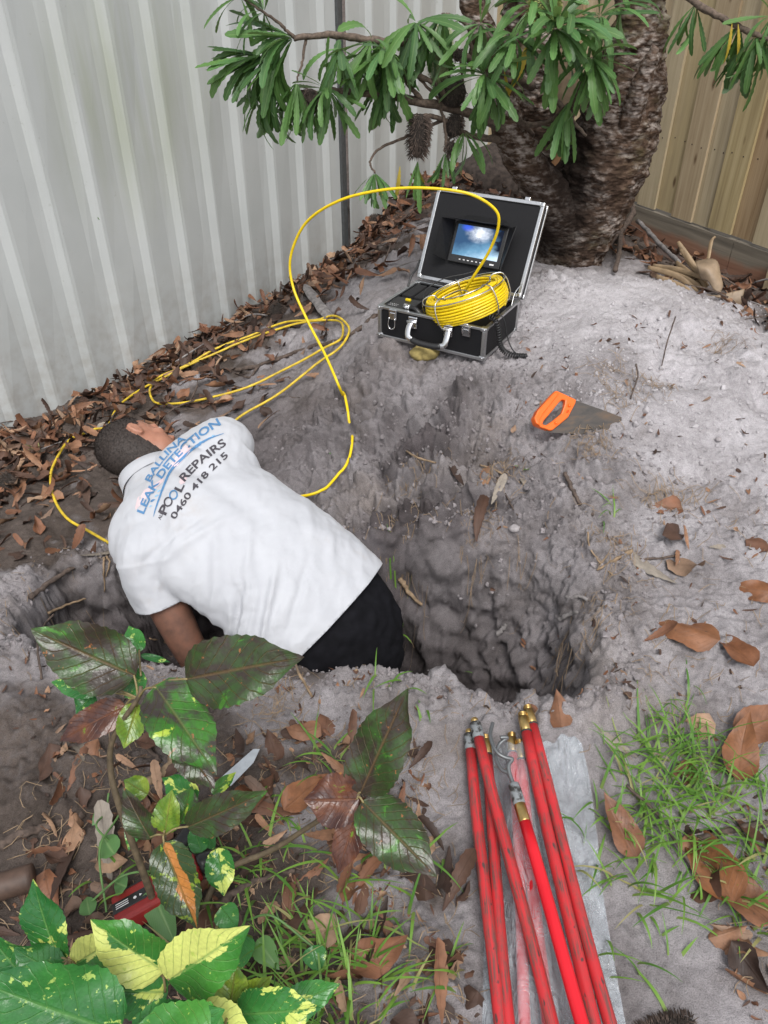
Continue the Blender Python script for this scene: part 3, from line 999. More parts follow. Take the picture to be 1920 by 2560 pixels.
# ------------------------------------------------------------------ inspection camera case
def boxo(name, m, parent, x0, x1, y0, y1, z0, z1, bevel=.0015):
    return MB().box(x0, x1, y0, y1, z0, z1).build(name, m, parent, False, bevel)
M_BLK = simple('black_laminate', (.010, .010, .0115), .6, var=.25, scale=300, bump=.15, Specular_IOR_Level=.25)
M_ALU = simple('aluminium_edge', (.58, .59, .60), .34, 1.0, var=.1, scale=200)
M_CHR = simple('chrome', (.72, .72, .73), .14, 1.0, var=.05)
M_FOAM = simple('black_foam', (.014, .014, .015), .95, var=.3, scale=250, bump=.5)
M_PLA = simple('black_plastic', (.018, .018, .019), .4, var=.2, scale=150)
M_YEL = simple('yellow_cable', (.78, .56, .006), .38, var=.08, scale=40)
M_WHT = simple('white_print', (.7, .7, .7), .5)
W_, D_, H_ = .405, .288, .113
case = empty('equipment_case', (-.022, 2.535, .386), 'black aluminium-edged camera case standing open on the sand mound', 'case')
case.rotation_euler = (0, 0, math.atan2(-.205, .3555))
tp = H_
e = .014
for a in [('panel', 0.004, W_ - .004, .003, .009, .004, tp - .003), ('panel', .004, W_ - .004, D_ - .009, D_ - .003, .004, tp - .003),
          ('panel', .003, .009, .009, D_ - .009, .004, tp - .003), ('panel', W_ - .009, W_ - .003, .009, D_ - .009, .004, tp - .003), ('bottom_panel', .009, W_ - .009, .009, D_ - .009, .002, .007)]:
    boxo(a[0], M_BLK, case, *a[1:], bevel=.0005)
# edge rails: bottom, top and the four uprights
for z0, z1 in ((0, .011), (tp - .009, tp)):
    boxo('edge_rail', M_ALU, case, e, W_ - e, -.0005, .012, z0, z1)
    boxo('edge_rail', M_ALU, case, e, W_ - e, D_ - .012, D_ + .0005, z0, z1)
    boxo('edge_rail', M_ALU, case, -.0005, .012, e, D_ - e, z0, z1)
    boxo('edge_rail', M_ALU, case, W_ - .012, W_ + .0005, e, D_ - e, z0, z1)
for (x, y) in ((0, 0), (W_, 0), (0, D_), (W_, D_)):
    x0, x1 = (x - .0005, x + .015) if x == 0 else (x - .015, x + .0005)
    y0, y1 = (y - .0005, y + .015) if y == 0 else (y - .015, y + .0005)
    boxo('corner_post', M_ALU, case, x0, x1, y0, y1, .011, tp - .009, .004)
    for z0, z1 in ((-.001, .016), (tp - .013, tp + .001)):
        c_ = boxo('corner_cap', M_ALU, case, x0 - (.001 if x == 0 else .006), x1 + (.006 if x == 0 else .001), y0 - (.001 if y == 0 else .006), y1 + (.006 if y == 0 else .001), z0, z1, .004)
        mb = MB().ell(((x0 + x1) / 2, y0 - .0012 if y == 0 else y1 + .0012, (z0 + z1) / 2), ((.003, 0, 0), (0, .0016, 0), (0, 0, .003)), 8, 6)
        mb.build('rivet', M_CHR, c_)
# inside: foam tray with slots and the control panel
boxo('foam_tray', M_FOAM, case, .0095, W_ - .0095, .0095, D_ - .0095, .0075, tp - .03, .002)
boxo('foam_block', M_FOAM, case, .10, .17, .12, .27, tp - .0295, tp - .012, .004)
boxo('foam_block', M_FOAM, case, .012, .052, .15, .27, tp - .0295, tp - .008, .004)
boxo('foam_block', M_FOAM, case, .060, .094, .15, .27, tp - .0295, tp - .008, .004)
cp_ = boxo('control_panel', M_PLA, case, .014, .112, .014, .118, tp - .0295, tp - .004, .002)
for i in range(5):
    for j in range(2):
        boxo('indicator', M_WHT, cp_, .024 + i * .007, .0265 + i * .007, .034 + j * .012, .0365 + j * .012, tp - .004, tp - .0032, 0)
boxo('panel_print', M_WHT, cp_, .068, .100, .060, .0612, tp - .004, tp - .0036, 0)
boxo('panel_print', M_WHT, cp_, .068, .094, .066, .0672, tp - .004, tp - .0036, 0)
boxo('switch', simple('yellow_switch', (.75, .55, .01), .4), cp_, .058, .078, .090, .100, tp - .004, tp + .004, .002)
mb = MB().tube([(.088, .030, tp - .002), (.104, .028, tp + .003)], .009, 14)
mb.tube([(.104, .028, tp + .003), (.112, .027, tp + .004)], .011, 14)
mb.build('connector', M_CHR, cp_)
mb = MB().tube(catmull([(.108, .028, tp + .004), (.13, .024, tp + .006), (.15, .02, tp - .004), (.165, .03, tp - .02)], 6), .008, 10)
mb.build('connector_boot', M_PLA, cp_)
# latches on the front
for lx in (.062, .338):
    l = boxo('latch', M_CHR, case, lx - .015, lx + .015, -.006, -.0008, tp - .038, tp - .002, .002)
    MB().box(lx - .010, lx + .010, -.0095, -.0062, tp - .032, tp - .012).build('latch_lever', M_CHR, l, False, .002)
    lp = [(lx - .011, -.009, tp - .030), (lx - .013, -.012, tp - .055), (lx - .008, -.013, tp - .066), (lx, -.013, tp - .069), (lx + .008, -.013, tp - .066), (lx + .013, -.012, tp - .055), (lx + .011, -.009, tp - .030)] if lx < .2 else \
         [(lx - .011, -.009, tp - .030), (lx - .013, -.012, tp - .014), (lx - .008, -.013, tp + .004), (lx, -.013, tp + .008), (lx + .008, -.013, tp + .004), (lx + .013, -.012, tp - .014), (lx + .011, -.009, tp - .030)]
    MB().tube(catmull(lp, 4), .0018, 8).build('latch_loop', M_CHR, l)
# carrying handle
hd = MB().tube(catmull([(.150, -.034, .034), (.18, -.038, .030), (.235, -.038, .030), (.262, -.034, .034)], 6), [.007] + [.0105] * 17 + [.007], 12)
hd = hd.build('handle', M_PLA, case)
for hx, s in ((.140, 1), (.272, -1)):
    MB().box(hx - .017, hx + .017, -.007, -.0008, tp - .052, tp - .012).build('handle_bracket', M_CHR, hd, False, .003)
    MB().tube([(hx - .018, -.010, tp - .028), (hx + .018, -.010, tp - .028)], .006, 12).build('handle_pin', M_CHR, hd)
    pts = catmull([(hx - s * .004, -.012, tp - .030), (hx - s * .006, -.026, tp - .050), (hx - s * .002, -.034, tp - .072), (hx + s * .012, -.036, .034)], 6)
    V, F = tube(pts, 0, 10, xdir=[(1, 0, 0)] * len(pts), ell=([.0105] * len(pts), [.0045] * len(pts)))
    MB().add(V, F).build('handle_arm', M_CHR, hd)
for fx in (.04, W_ - .04):
    boxo('foot', M_PLA, case, fx - .008, fx + .008, .03, .046, -.008, .0, .002)

# lid: local x = width, z = up along the lid, -y = inner face towards the front
LL, LT = .318, .040
lid = bpy.data.objects.new('lid', None)
mb = MB().box(.004, W_ - .004, -.006, -.001, .004, LL - .004)          # lining
mb.box(.003, W_ - .003, LT - .008, LT - .004, .004, LL - .004)
mb.box(.003, .008, -.001, LT - .008, .004, LL - .004); mb.box(W_ - .008, W_ - .003, -.001, LT - .008, .004, LL - .004); mb.box(.008, W_ - .008, -.001, LT - .008, LL - .009, LL - .004)
lid = mb.build('lid', M_BLK, case, False)
lid.location = (0, D_ + .006, tp + .004)
lid.rotation_euler = (-rad(27.5), 0, 0)
for y0, y1 in ((-.012, .002), (LT - .012, LT)):
    boxo('edge_rail', M_ALU, lid, e, W_ - e, y0, y1, 0, .012)
    boxo('edge_rail', M_ALU, lid, e, W_ - e, y0, y1, LL - .012, LL + .0005)
    boxo('edge_rail', M_ALU, lid, -.0005, .012, y0, y1, e, LL - e)
    boxo('edge_rail', M_ALU, lid, W_ - .012, W_ + .0005, y0, y1, e, LL - e)
    for x0 in (-.0015, W_ - .0165):
        for z0 in (-.001, LL - .017):
            boxo('corner_cap', M_ALU, lid, x0, x0 + .018, y0 - .001, y1 + .001, z0, z0 + .018, .005)
for lx in (.062, .338):
    boxo('latch_keeper', M_CHR, lid, lx - .010, lx + .010, -.006, .012, LL + .0008, LL + .012, .002)
# monitor on the lid: frame, screen, hood with a roof and two side flaps
sx0, sx1, sz0, sz1 = .118, .292, .102, .206
boxo('monitor_frame', M_PLA, lid, sx0 - .012, sx1 + .014, -.020, -.0062, sz0 - .026, sz1 + .010, .003)
t = NT('monitor_screen')
u = t.uv()
sx = t.n('SeparateXYZ', {0: u})
n_ = t.noise(u, 2.6, 6, .58, 1.2)
n2_ = t.noise(t.map(u, (1, .8, 1), (0, 0, 1.1)), 3.4, 5, .6, .25)
diag = t.math('SUBTRACT', t.math('ADD', sx.outputs[0], t.math('MULTIPLY', n_, .55)), .70)
grad = t.math('ADD', t.math('MULTIPLY', sx.outputs[1], -.55), t.math('MULTIPLY', sx.outputs[0], .35))
body = t.ramp(t.math('ADD', grad, t.math('MULTIPLY', n2_, .35)), [(.0, (.03, .08, .17)), (.22, (.13, .29, .45)), (.42, (.45, .65, .83)), (.6, (.80, .9, 1.0))])
dark = t.math('MULTIPLY', t.ramp(diag, [(.30, 0.0), (.52, 1.0)]), t.ramp(sx.outputs[1], [(.12, 0.0), (.35, 1.0)]))
cl = t.ramp(t.n('VectorMath', {0: u, 1: (.50, .78, 0)}, operation='DISTANCE').outputs['Value'], [(.10, 1.0), (.34, 0.0)])
body = t.mix(t.math('MULTIPLY', cl, t.ramp(n2_, [(.35, 0.0), (.6, 1.0)])), body, (.85, .90, 1.0))
body = t.mix(t.ramp(t.n('VectorMath', {0: u, 1: (.22, .93, 0)}, operation='DISTANCE').outputs['Value'], [(.05, .8), (.16, 0.0)]), body, (.05, .12, .75))
body = t.mix(dark, body, (.004, .008, .022))
body = t.mix(t.ramp(t.voro(u, 16), [(.07, .75), (.13, 0.0)]), body, (.03, .09, .2))
em = t.n('Emission', {'Color': body, 'Strength': 1.0})
gl = t.n('BsdfGlossy', {'Roughness': .12, 'Color': (1, 1, 1, 1)})
fr_ = t.n('Fresnel', {'IOR': 1.4})
ms = t.n('MixShader', {0: t.math('MULTIPLY', fr_.outputs[0], .5), 1: em.outputs[0], 2: gl.outputs[0]})
t.t.links.new(ms.outputs[0], t.out.inputs['Surface'])
V = [(sx0, -.0206, sz0), (sx1, -.0206, sz0), (sx1, -.0206, sz1), (sx0, -.0206, sz1)]
link('screen', mesh_from('screen', V, [(0, 1, 2, 3)], t.m, False, [(0, 0), (1, 0), (1, 1), (0, 1)]), lid)
for i in range(6):
    boxo('button', M_WHT, lid, .150 + i * .016, .157 + i * .016, -.0212, -.0199, sz0 - .015, sz0 - .012, 0)
boxo('power_button', M_WHT, lid, .268, .284, -.0212, -.0199, sz0 - .016, sz0 - .011, 0)
# hood
def quadslab(name, pts, th, m, parent):
    pts = [Vector(p) for p in pts]
    nrm = (pts[1] - pts[0]).cross(pts[2] - pts[0]).normalized() * th
    V = pts + [p + nrm for p in pts]
    F = [(3, 2, 1, 0), (4, 5, 6, 7)] + [(i, (i + 1) % 4, 4 + (i + 1) % 4, 4 + i) for i in range(4)]
    return link(name, mesh_from(name, V, F, m, False), parent)
M_HOOD = simple('hood_vinyl', (.007, .007, .008), .55, var=.3, scale=90, bump=.3, Specular_IOR_Level=.3)
hl, hr = sx0 - .016, sx1 + .018
quadslab('hood_roof', [(hl - .030, -.082, sz1 + .004), (hr - .012, -.076, sz1 + .008), (hr, -.020, sz1 + .014), (hl, -.020, sz1 + .014)], .002, M_HOOD, lid)
quadslab('hood_roof', [(hl, -.0205, sz1 + .0145), (hr, -.0205, sz1 + .0145), (hr - .03, -.0066, sz1 + .036), (hl + .04, -.0066, sz1 + .036)], .002, M_HOOD, lid)
quadslab('hood_flap', [(hl, -.021, sz0 - .026), (hl, -.021, sz1 + .012), (hl - .028, -.080, sz1 + .002), (hl - .034, -.070, sz0 - .018)], .002, M_HOOD, lid)
quadslab('hood_flap', [(hr, -.021, sz1 + .012), (hr, -.021, sz0 - .030), (hr + .022, -.070, sz0 - .032), (hr + .036, -.064, sz1 + .012)], .002, M_HOOD, lid)
# lead from the panel to the lid, stay straps
MB().tube(catmull([(.118, .11, tp + .01), (.112, .15, tp + .03), (.15, .21, tp + .055), (.22, .27, tp + .07), (.262, .30, tp + .10)], 8), .0018, 6).build('monitor_lead', M_PLA, case)
MB().tube(catmull([(.006, .20, tp - .01), (.004, .235, tp + .03), (.008, .26, tp + .045), (.006, .295, tp + .07)], 6), .004, 6).build('lid_stay', M_PLA, case)
MB().tube(catmull([(W_ - .006, .22, tp - .01), (W_ - .012, .26, tp + .03), (W_ - .006, .295, tp + .05)], 6), .002, 6).build('lid_stay', M_ALU, case)
# coiled cord over the right edge
mid = catmull([(.325, .085, tp + .008), (.365, .062, tp + .020), (.408, .058, tp + .012), (.424, .060, tp - .025), (.432, .062, tp - .070), (.452, .070, tp - .098), (.488, .085, tp - .108), (.512, .105, tp - .112)], 40)
L = len(mid)
hel = []
for i in range(L):
    t_ = Vector(mid[min(i + 1, L - 1)]) - Vector(mid[max(i - 1, 0)])
    t_.normalize()
    x = (Vector((.3, 1, .1)) - t_ * t_.dot(Vector((.3, 1, .1)))).normalized()
    y = t_.cross(x)
    a = i * .84
    hel.append(Vector(mid[i]) + (x * math.cos(a) + y * math.sin(a)) * .0082)
MB().tube(hel, .0024, 6).build('coiled_cord', M_PLA, case)
MB().tube(catmull([(.372, .11, tp + .012), (.40, .10, tp + .016), (.424, .10, tp - .0), (.440, .098, tp - .05), (.462, .095, tp - .09), (.490, .098, tp - .112), (.512, .105, tp - .112)], 8), .0022, 6).build('thin_lead', M_PLA, case)

# ------------------------------------------------------------------ cable reel
M1 = Vector((.253, -.113, .105)).normalized()
B1 = Vector((.41, .91, .02)); B1 = (B1 - M1 * B1.dot(M1)).normalized()
A1 = M1.cross(B1).normalized()
CC = Vector((.278, 2.505, .527))
reel = empty('cable_reel', CC, 'coil of yellow push cable on a steel wire frame leaning in the open case', 'cable reel')
reel.rotation_euler = Matrix((M1, B1, A1)).transposed().to_euler()
RO = .138
rows = 9
pit = .0092
def windings(R, k0, k1, jit):
    pts = []
    for k in range(k0, k1):
        for i in range(72):
            a = 2 * math.pi * i / 72
            z = (k + i / 72 - rows / 2) * pit
            bul = 1 - .10 * (z / (rows * pit / 2)) ** 2
            pts.append((math.cos(a) * R * bul + RN.uniform(-jit, jit), math.sin(a) * R * bul + RN.uniform(-jit, jit), z + jit * math.sin(a * 3 + k)))
    return pts
for (R, a, b, nm) in [(RO, 0, rows, 'outer_windings'), (RO - .009, 0, rows, 'inner_windings'), (RO - .019, 0, rows, 'inner_windings'), (RO - .029, 1, rows - 1, 'inner_windings')]:
    MB().tube(windings(R, a, b, .0009), .0047, 7).build(nm, M_YEL, reel)
M_WIRE = simple('steel_wire', (.62, .61, .58), .25, 1.0, var=.1)
def ring(R, z, n=64):
    return [(math.cos(2 * math.pi * i / n) * R, math.sin(2 * math.pi * i / n) * R, z) for i in range(n + 1)]
hz_ = rows * pit / 2
MB().tube(ring(RO + .004, hz_ * .95), .0022, 8).build('frame_ring', M_WIRE, reel)
MB().tube(ring(RO - .042, hz_ + .004), .0022, 8).build('frame_ring', M_WIRE, reel)
MB().tube(ring(RO - .042, -hz_ - .004), .0022, 8).build('frame_ring', M_WIRE, reel)
for a in (rad(-28), rad(-112), rad(30), rad(120), rad(200)):
    ca_, sa_ = math.cos(a), math.sin(a)
    pr = [(RO - .042, -hz_ - .005), (RO - .005, -hz_ - .006), (RO + .010, -hz_ * .6), (RO + .012, 0), (RO + .010, hz_ * .6), (RO - .004, hz_ + .007), (RO - .042, hz_ + .006), (RO - .044, 0), (RO - .042, -hz_ - .005)]
    MB().tube(catmull([(ca_ * r, sa_ * r, z) for r, z in pr], 5), .0024, 7).build('frame_clip', M_WIRE, reel)
MB().tube(catmull([(.07, -.08, hz_ - .01), (.01, -.03, hz_ + .004), (-.05, -.02, hz_ - .004), (-.09, -.05, hz_ - .01)], 6), .0022, 7).build('frame_bar', M_WIRE, reel)

# ------------------------------------------------------------------ loose push cable
M_YEL2 = simple('yellow_cable_dusty', (.62, .44, .03), .5, var=.35, scale=30)
p0 = reel.location + M1 * -.02 + A1 * .01
air = [p0, at_y(1175, 705, 2.47), at_y(1222, 630, 2.44), at_y(1246, 565, 2.42), at_y(1236, 522, 2.42), at_y(1170, 484, 2.43), at_y(1060, 470, 2.46), at_y(950, 476, 2.50), at_y(845, 503, 2.55), at_y(765, 557, 2.60), at_y(727, 640, 2.62), at_y(732, 715, 2.60),
       at_y(768, 800, 2.52), at_y(812, 885, 2.42), at_y(845, 960, 2.32)]
gr = [hit(862, 1010, .012), hit(872, 1050, .002), hit(878, 1075, -.014), hit(881, 1105, .004), hit(880, 1140, .006), hit(868, 1175, .008), hit(845, 1205, .006), hit(800, 1240, .006), hit(740, 1260, .01)]
def on_top(C, bury=()):
    out = []
    for i, c in enumerate(C):
        c = Vector(c)
        if i not in bury:
            c.z = max(c.z, gz(c.x, c.y) + .0045, gz(c.x + .006, c.y) + .002, gz(c.x, c.y - .006) + .002)
        out.append(c)
    n = len(out)
    low = [i not in bury and out[i].z < gz(out[i].x, out[i].y) + .05 for i in range(n)]
    mxz = [max(out[j].z for j in range(max(0, i - 3), min(n, i + 4)) if j not in bury or j == i) if low[i] else out[i].z for i in range(n)]
    for i in range(n):
        if low[i]:
            w = mxz[max(0, i - 4):i + 5]
            out[i].z = sum(w) / len(w)
    return out
nb = len(air) * 10
o = MB().tube(on_top(catmull(air + gr, 10), range(nb + 10, nb + 28)), .0047, 8).build('push_cable', M_YEL, None)
tag(o, 'yellow push cable arching from the reel over the case down to the sand', 'cable')
def gl_(pts, up=.011):
    return [hit(a, b, up + (RN.uniform(0, .008))) for a, b in pts]
l1 = [(560, 1085), (610, 1052), (690, 1010), (780, 945), (845, 890), (872, 845), (866, 820), (830, 810), (780, 814), (700, 832), (620, 858), (540, 892), (470, 928), (400, 955), (378, 985), (385, 1012), (415, 1022), (500, 1016), (600, 993), (700, 952), (790, 905), (845, 865), (858, 838), (848, 818), (800, 816), (720, 836), (620, 868), (530, 905), (440, 945), (360, 980), (300, 1022), (270, 1075), (235, 1088), (185, 1108), (150, 1145), (132, 1195), (135, 1245), (162, 1295), (215, 1338), (310, 1382), (370, 1400)]
o = MB().tube(on_top(catmull(gl_(l1), 8)), .0047, 8).build('push_cable', M_YEL2, None)
tag(o, 'dusty yellow cable lying in long loops on the sand behind the man', 'cable')
# ------------------------------------------------------------------ hand saw stuck in the mound
so = hit(1432, 1060)
vd = ray(1430, 1040).normalized()
sn = (-vd * .8 + Vector((.42, -.05, .30))).normalized()          # saw plane normal, turned up and to the left
sc = so + Vector((0, 0, .030))
def spl(px, py):
    d = ray(px, py)
    return CAM + d * ((sc - CAM).dot(sn) / d.dot(sn))
def slab(outline, holes, th, name, m, parent, bevel=0):
    """extruded outline (list of points in the saw plane) with one hole"""
    bm = bmesh.new()
    def loop(pts):
        vs = [bm.verts.new(p) for p in pts]
        return [bm.edges.new((vs[i], vs[(i + 1) % len(vs)])) for i in range(len(vs))]
    es = loop(outline)
    for h in holes:
        es += loop(h)
    r = bmesh.ops.triangle_fill(bm, edges=es, use_beauty=True)
    fs = [f for f in r['geom'] if isinstance(f, bmesh.types.BMFace)]
    ex = bmesh.ops.extrude_face_region(bm, geom=fs)
    vs = [v for v in ex['geom'] if isinstance(v, bmesh.types.BMVert)]
    bmesh.ops.translate(bm, verts=vs, vec=sn * th)
    bmesh.ops.translate(bm, verts=bm.verts[:], vec=-sn * th / 2 - sc)
    bmesh.ops.recalc_face_normals(bm, faces=bm.faces)
    me = bpy.data.meshes.new(name)
    bm.to_mesh(me); bm.free()
    me.materials.append(m)
    o = link(name, me, parent)
    if bevel:
        b = o.modifiers.new('b', 'BEVEL'); b.width = bevel; b.segments = 2; b.limit_method = 'ANGLE'; b.angle_limit = rad(40)
    return o
M_ORG = simple('orange_plastic', (.83, .135, .008), .32, var=.06, scale=30)
M_ORD = simple('orange_plastic_recess', (.70, .095, .006), .4, var=.06, scale=30)
t = NT('rusty_blade')
n_ = t.noise(t.map(t.obj(), (1, 1, 4)), 14, 6, .6, .4)
t.bsdf(t.ramp(n_, [(.3, (.030, .028, .027)), (.5, (.060, .050, .042)), (.7, (.115, .070, .040))]), .5, t.bump(n_, .1, .002), Metallic=.0)
saw = empty('hand_saw', sc, 'orange-handled hand saw stuck blade first into the sand mound', 'saw')
slab([spl(*q) for q in [(1438, 1001), (1515, 1028), (1560, 1046), (1560, 1075), (1520, 1090), (1362, 1081), (1375, 1060), (1400, 1020)]], [], .0014, 'blade', t.m, saw)
out = [(1331, 1047), (1340, 1028), (1365, 1000), (1384, 980), (1389, 979), (1437, 1001), (1436, 1008), (1417, 1045), (1378, 1077), (1372, 1078), (1347, 1069), (1335, 1061)]
hol = [(1353, 1062), (1362, 1065), (1380, 1053), (1400, 1036), (1409, 1012), (1410, 1003), (1402, 1001), (1394, 1008), (1372, 1035), (1356, 1054)]
slab([spl(*q) for q in out], [[spl(*q) for q in hol]], .020, 'handle', M_ORG, saw, .003)
gp_ = [(1331, 1047), (1340, 1028), (1365, 1000), (1384, 980), (1394, 987), (1374, 1012), (1352, 1040), (1345, 1055), (1347, 1068), (1336, 1062)]
slab([spl(*q) for q in gp_], [], .030, 'grip', M_ORG, saw, .004)
for (a, b) in [((1418, 1012), (1421, 1020)), ((1384, 1056), (1388, 1062))]:
    c_ = spl((a[0] + b[0]) / 2, (a[1] + b[1]) / 2) - sc
    x_ = sn.orthogonal().normalized() * .0052
    y_ = sn.cross(x_)
    mb = MB().ell(c_ + sn * .0115, (x_, y_, sn * .004), 12, 8)
    s_ = mb.build('screw', M_ORG, saw)
rib = [spl(*q) for q in [(1406, 1032), (1413, 1018)]]
for k in range(4):
    c_ = spl(1413 + k * 1.6, 1031 - k * .4) - sc + sn * .0106
    u_ = (spl(1413, 1034) - spl(1417, 1024)).normalized() * .0042
    MB().tube([c_ - u_, c_ + u_], .0008, 6).build('grip_mark', M_ORD, saw)

# ------------------------------------------------------------------ drain rods and their bag
t = NT('red_rod')
O = t.obj()
n1 = t.noise(t.map(O, (1, 1, 1)), 22, 5, .6)
n2 = t.noise(t.map(O, (220, 220, 14)), 1, 4, .6)
r = t.rnd()
c = t.ramp(t.noise(O, 5, 3), [(.3, (.44, .020, .026)), (.7, (.58, .032, .036))])
dirt = t.math('MULTIPLY', t.ramp(t.math('ADD', n1, t.math('MULTIPLY', r, .12)), [(.44, 0.0), (.62, .85)]), t.ramp(n2, [(.42, 0.0), (.56, 1.0)]))
c = t.mix(dirt, c, (.10, .062, .052))
c = t.mix(t.ramp(t.noise(t.map(O, (60, 60, 30)), 1, 2), [(.67, 0.0), (.70, .9)]), c, (.05, .04, .038))
t.bsdf(c, .42, t.bump(n2, .12, .002), **{'Specular_IOR_Level': .5})
M_ROD = t.m
t = NT('red_rod_clean')
c = t.ramp(t.noise(t.obj(), 6, 3), [(.3, (.60, .008, .018)), (.7, (.72, .014, .026))])
t.bsdf(c, .30)
M_RODC = t.m
M_BRASS = simple('brass', (.62, .43, .17), .32, 1.0, var=.2, scale=60)
t = NT('muddy_collar')
n1 = t.noise(t.obj(), 70, 4)
t.bsdf(t.ramp(n1, [(.42, (.035, .033, .03)), (.52, (.21, .225, .235))]), .6)
M_COL = t.m
M_HOOK = simple('grey_steel_hook', (.16, .17, .175), .45, .6, var=.2, scale=50)
M_RUB = simple('black_ring', (.03, .03, .03), .7)
RR = .0118
rod_lines = {}
def rod(px0, py0, zt, px1, zb, length, label, ferr='brass', mat_=None, worm=False, r=RR):
    g0 = at_z(px0, py0, zt)
    g1 = at_z(px1, 2560, zb)
    d = (g1 - g0).normalized()
    o = empty('drain_rod', g0, label, 'drain rod', 'red drain rods laid on the plastic bag')
    o.rotation_euler = d.to_track_quat('Z', 'Y').to_euler()      # local z from the top end down the rod
    s = .0
    if ferr == 'brass':
        b = MB().tube([(0, 0, .0), (0, 0, .0025), (0, 0, .012), (0, 0, .0125)], [r * .55, r * .72, r * .72, r * .5], 18).build('thread_end', M_BRASS, o)
        for k in range(3):
            MB().tube(ring(r * .72, .003 + k * .0032, 20), .0013, 6).build('thread', M_BRASS, b)
        MB().tube([(0, 0, .0125), (0, 0, .0135), (0, 0, .048), (0, 0, .049)], [r * .85, r * .98, r * .98, r * .9], 20).build('ferrule', M_BRASS, o)
        MB().tube([(0, 0, .049), (0, 0, .053)], [r * 1.05, r * 1.05], 20).build('seal_ring', M_RUB, o)
        s = .053
    elif ferr == 'collar':
        b = MB().tube([(0, 0, .0), (0, 0, .0025), (0, 0, .012), (0, 0, .0125)], [r * .5, r * .68, r * .68, r * .5], 18).build('thread_end', M_BRASS, o)
        MB().tube([(0, 0, .012), (0, 0, .014), (0, 0, .050), (0, 0, .052)], [r * .9, r * 1.08, r * 1.1, r * 1.0], 20).build('collar', M_COL, o)
        s = .052
    elif ferr == 'worm':
        MB().tube([(0, 0, .0), (0, 0, .003), (0, 0, .010), (0, 0, .012), (0, 0, .045), (0, 0, .047)], [r * .5, r * .95, r * .98, r * 1.02, r * 1.06, r * .95], 20).build('collar', M_COL, o)
        MB().tube([(0, 0, .047), (0, 0, .048), (0, 0, .083), (0, 0, .085)], [r * .9, r, r, r * .95], 20).build('ferrule', M_BRASS, o)
        s = .085
    pts = []
    k = 14
    ph = RN.uniform(0, 6)
    for i in range(k + 1):
        q = i / k
        pts.append((.006 * math.sin(q * 4 + ph) * math.sin(math.pi * q), .003 * math.cos(q * 4 + ph) * math.sin(math.pi * q), s + q * (length - s)))
    MB().tube(pts, r, 18).build('rod', mat_ or M_ROD, o)
    return o, g0, d
zg = .05
_, dA, vA = rod(1172, 1824, .075, 1243, .032, .98, 'leftmost drain rod, mud-flecked, with a grimy grey collar', 'collar')
_, dB, vB = rod(1213, 1838, .075, 1278, .030, .98, 'scuffed drain rod second from left, partly under its neighbour', 'brass')
rod(1185, 1796, .103, 1371, .066, 1.0, 'drain rod with grey collar lying slanted over the two left rods', 'collar')
_, dD, vD = rod(1279, 1832, .074, 1318, .026, .96, 'drain rod sealed inside the plastic bag, left one of the pair', 'brass', M_RODC, r=.0108)
_, dE, vE = rod(1299, 1850, .074, 1372, .026, .96, 'drain rod sealed inside the plastic bag, right one of the pair', 'brass', M_RODC)
rod(1305, 1781, .108, 1478, .062, 1.02, 'mud-stained drain rod with bright brass end right of the bagged pair', 'brass')
rod(1318, 1764, .105, 1532, .060, 1.02, 'rightmost drain rod with dusty brass end jutting over the hole edge', 'brass')
wr, wg, wd = rod(1283, 1958, .118, 1464, .092, .95, 'bright red drain rod fitted with the steel double worm hook', 'worm', M_RODC)
# double worm screw on the top of the last rod
M3 = wr.rotation_euler.to_matrix().inverted()
def wl_(px, py, z):
    return M3 @ (at_z(px, py, z) - wg)
h1 = catmull([Vector((0, 0, .004)), wl_(1273, 1930, .124), wl_(1272, 1912, .128), wl_(1279, 1901, .130), wl_(1279, 1897, .132), wl_(1262, 1893, .136), wl_(1245, 1883, .140), wl_(1233, 1865, .142), wl_(1226, 1840, .142), wl_(1228, 1822, .140), wl_(1232, 1808, .138)], 6)
MB().tube(h1, .0042, 10).build('worm_hook', M_HOOK, wr)
h2 = catmull([Vector((0, 0, .006)), wl_(1272, 1935, .120), wl_(1255, 1925, .116), wl_(1243, 1905, .116), wl_(1240, 1885, .118), wl_(1248, 1862, .122), wl_(1260, 1850, .128), wl_(1268, 1845, .132), wl_(1262, 1843, .134), wl_(1250, 1844, .134)], 6)
MB().tube(h2, .0042, 10).build('worm_hook', M_HOOK, wr)

t = NT('clear_polythene')
O = t.obj()
n1 = t.noise(O, 9, 5, .6, .8)
n2 = t.noise(t.map(O, (1, .35, 1)), 26, 4, .55, 1.5)
cloud = t.ramp(n1, [(.3, .20), (.7, .42)])
pr = t.n('BsdfPrincipled', {'Base Color': (.62, .66, .70, 1), 'Roughness': .10, 'Specular IOR Level': .6, 'Normal': t.bump(t.math('ADD', n2, n1), 1.0, .02)})
tr = t.n('BsdfTransparent', {'Color': (.96, .97, .98, 1)})
ms = t.n('MixShader', {0: cloud, 1: tr.outputs[0], 2: pr.outputs[0]})
t.t.links.new(ms.outputs[0], t.out.inputs['Surface'])
M_BAG = t.m
Lw = [at_z(1224, 1858, .055), at_z(1218, 2050, .02), at_z(1212, 2300, .01), at_z(1205, 2600, .0), at_z(1200, 2900, 0)]
Rw = [at_z(1452, 1850, .06), at_z(1478, 2000, .02), at_z(1512, 2260, .01), at_z(1572, 2600, .0), at_z(1620, 2900, 0)]
Lw = catmull(Lw, 24); Rw = catmull(Rw, 24)
nu = 64
V, F = [], []
def dist_line(p, a, d):
    w = p - a
    tt = max(0, w.dot(d))
    return (w - d * tt).length
k = len(Lw)
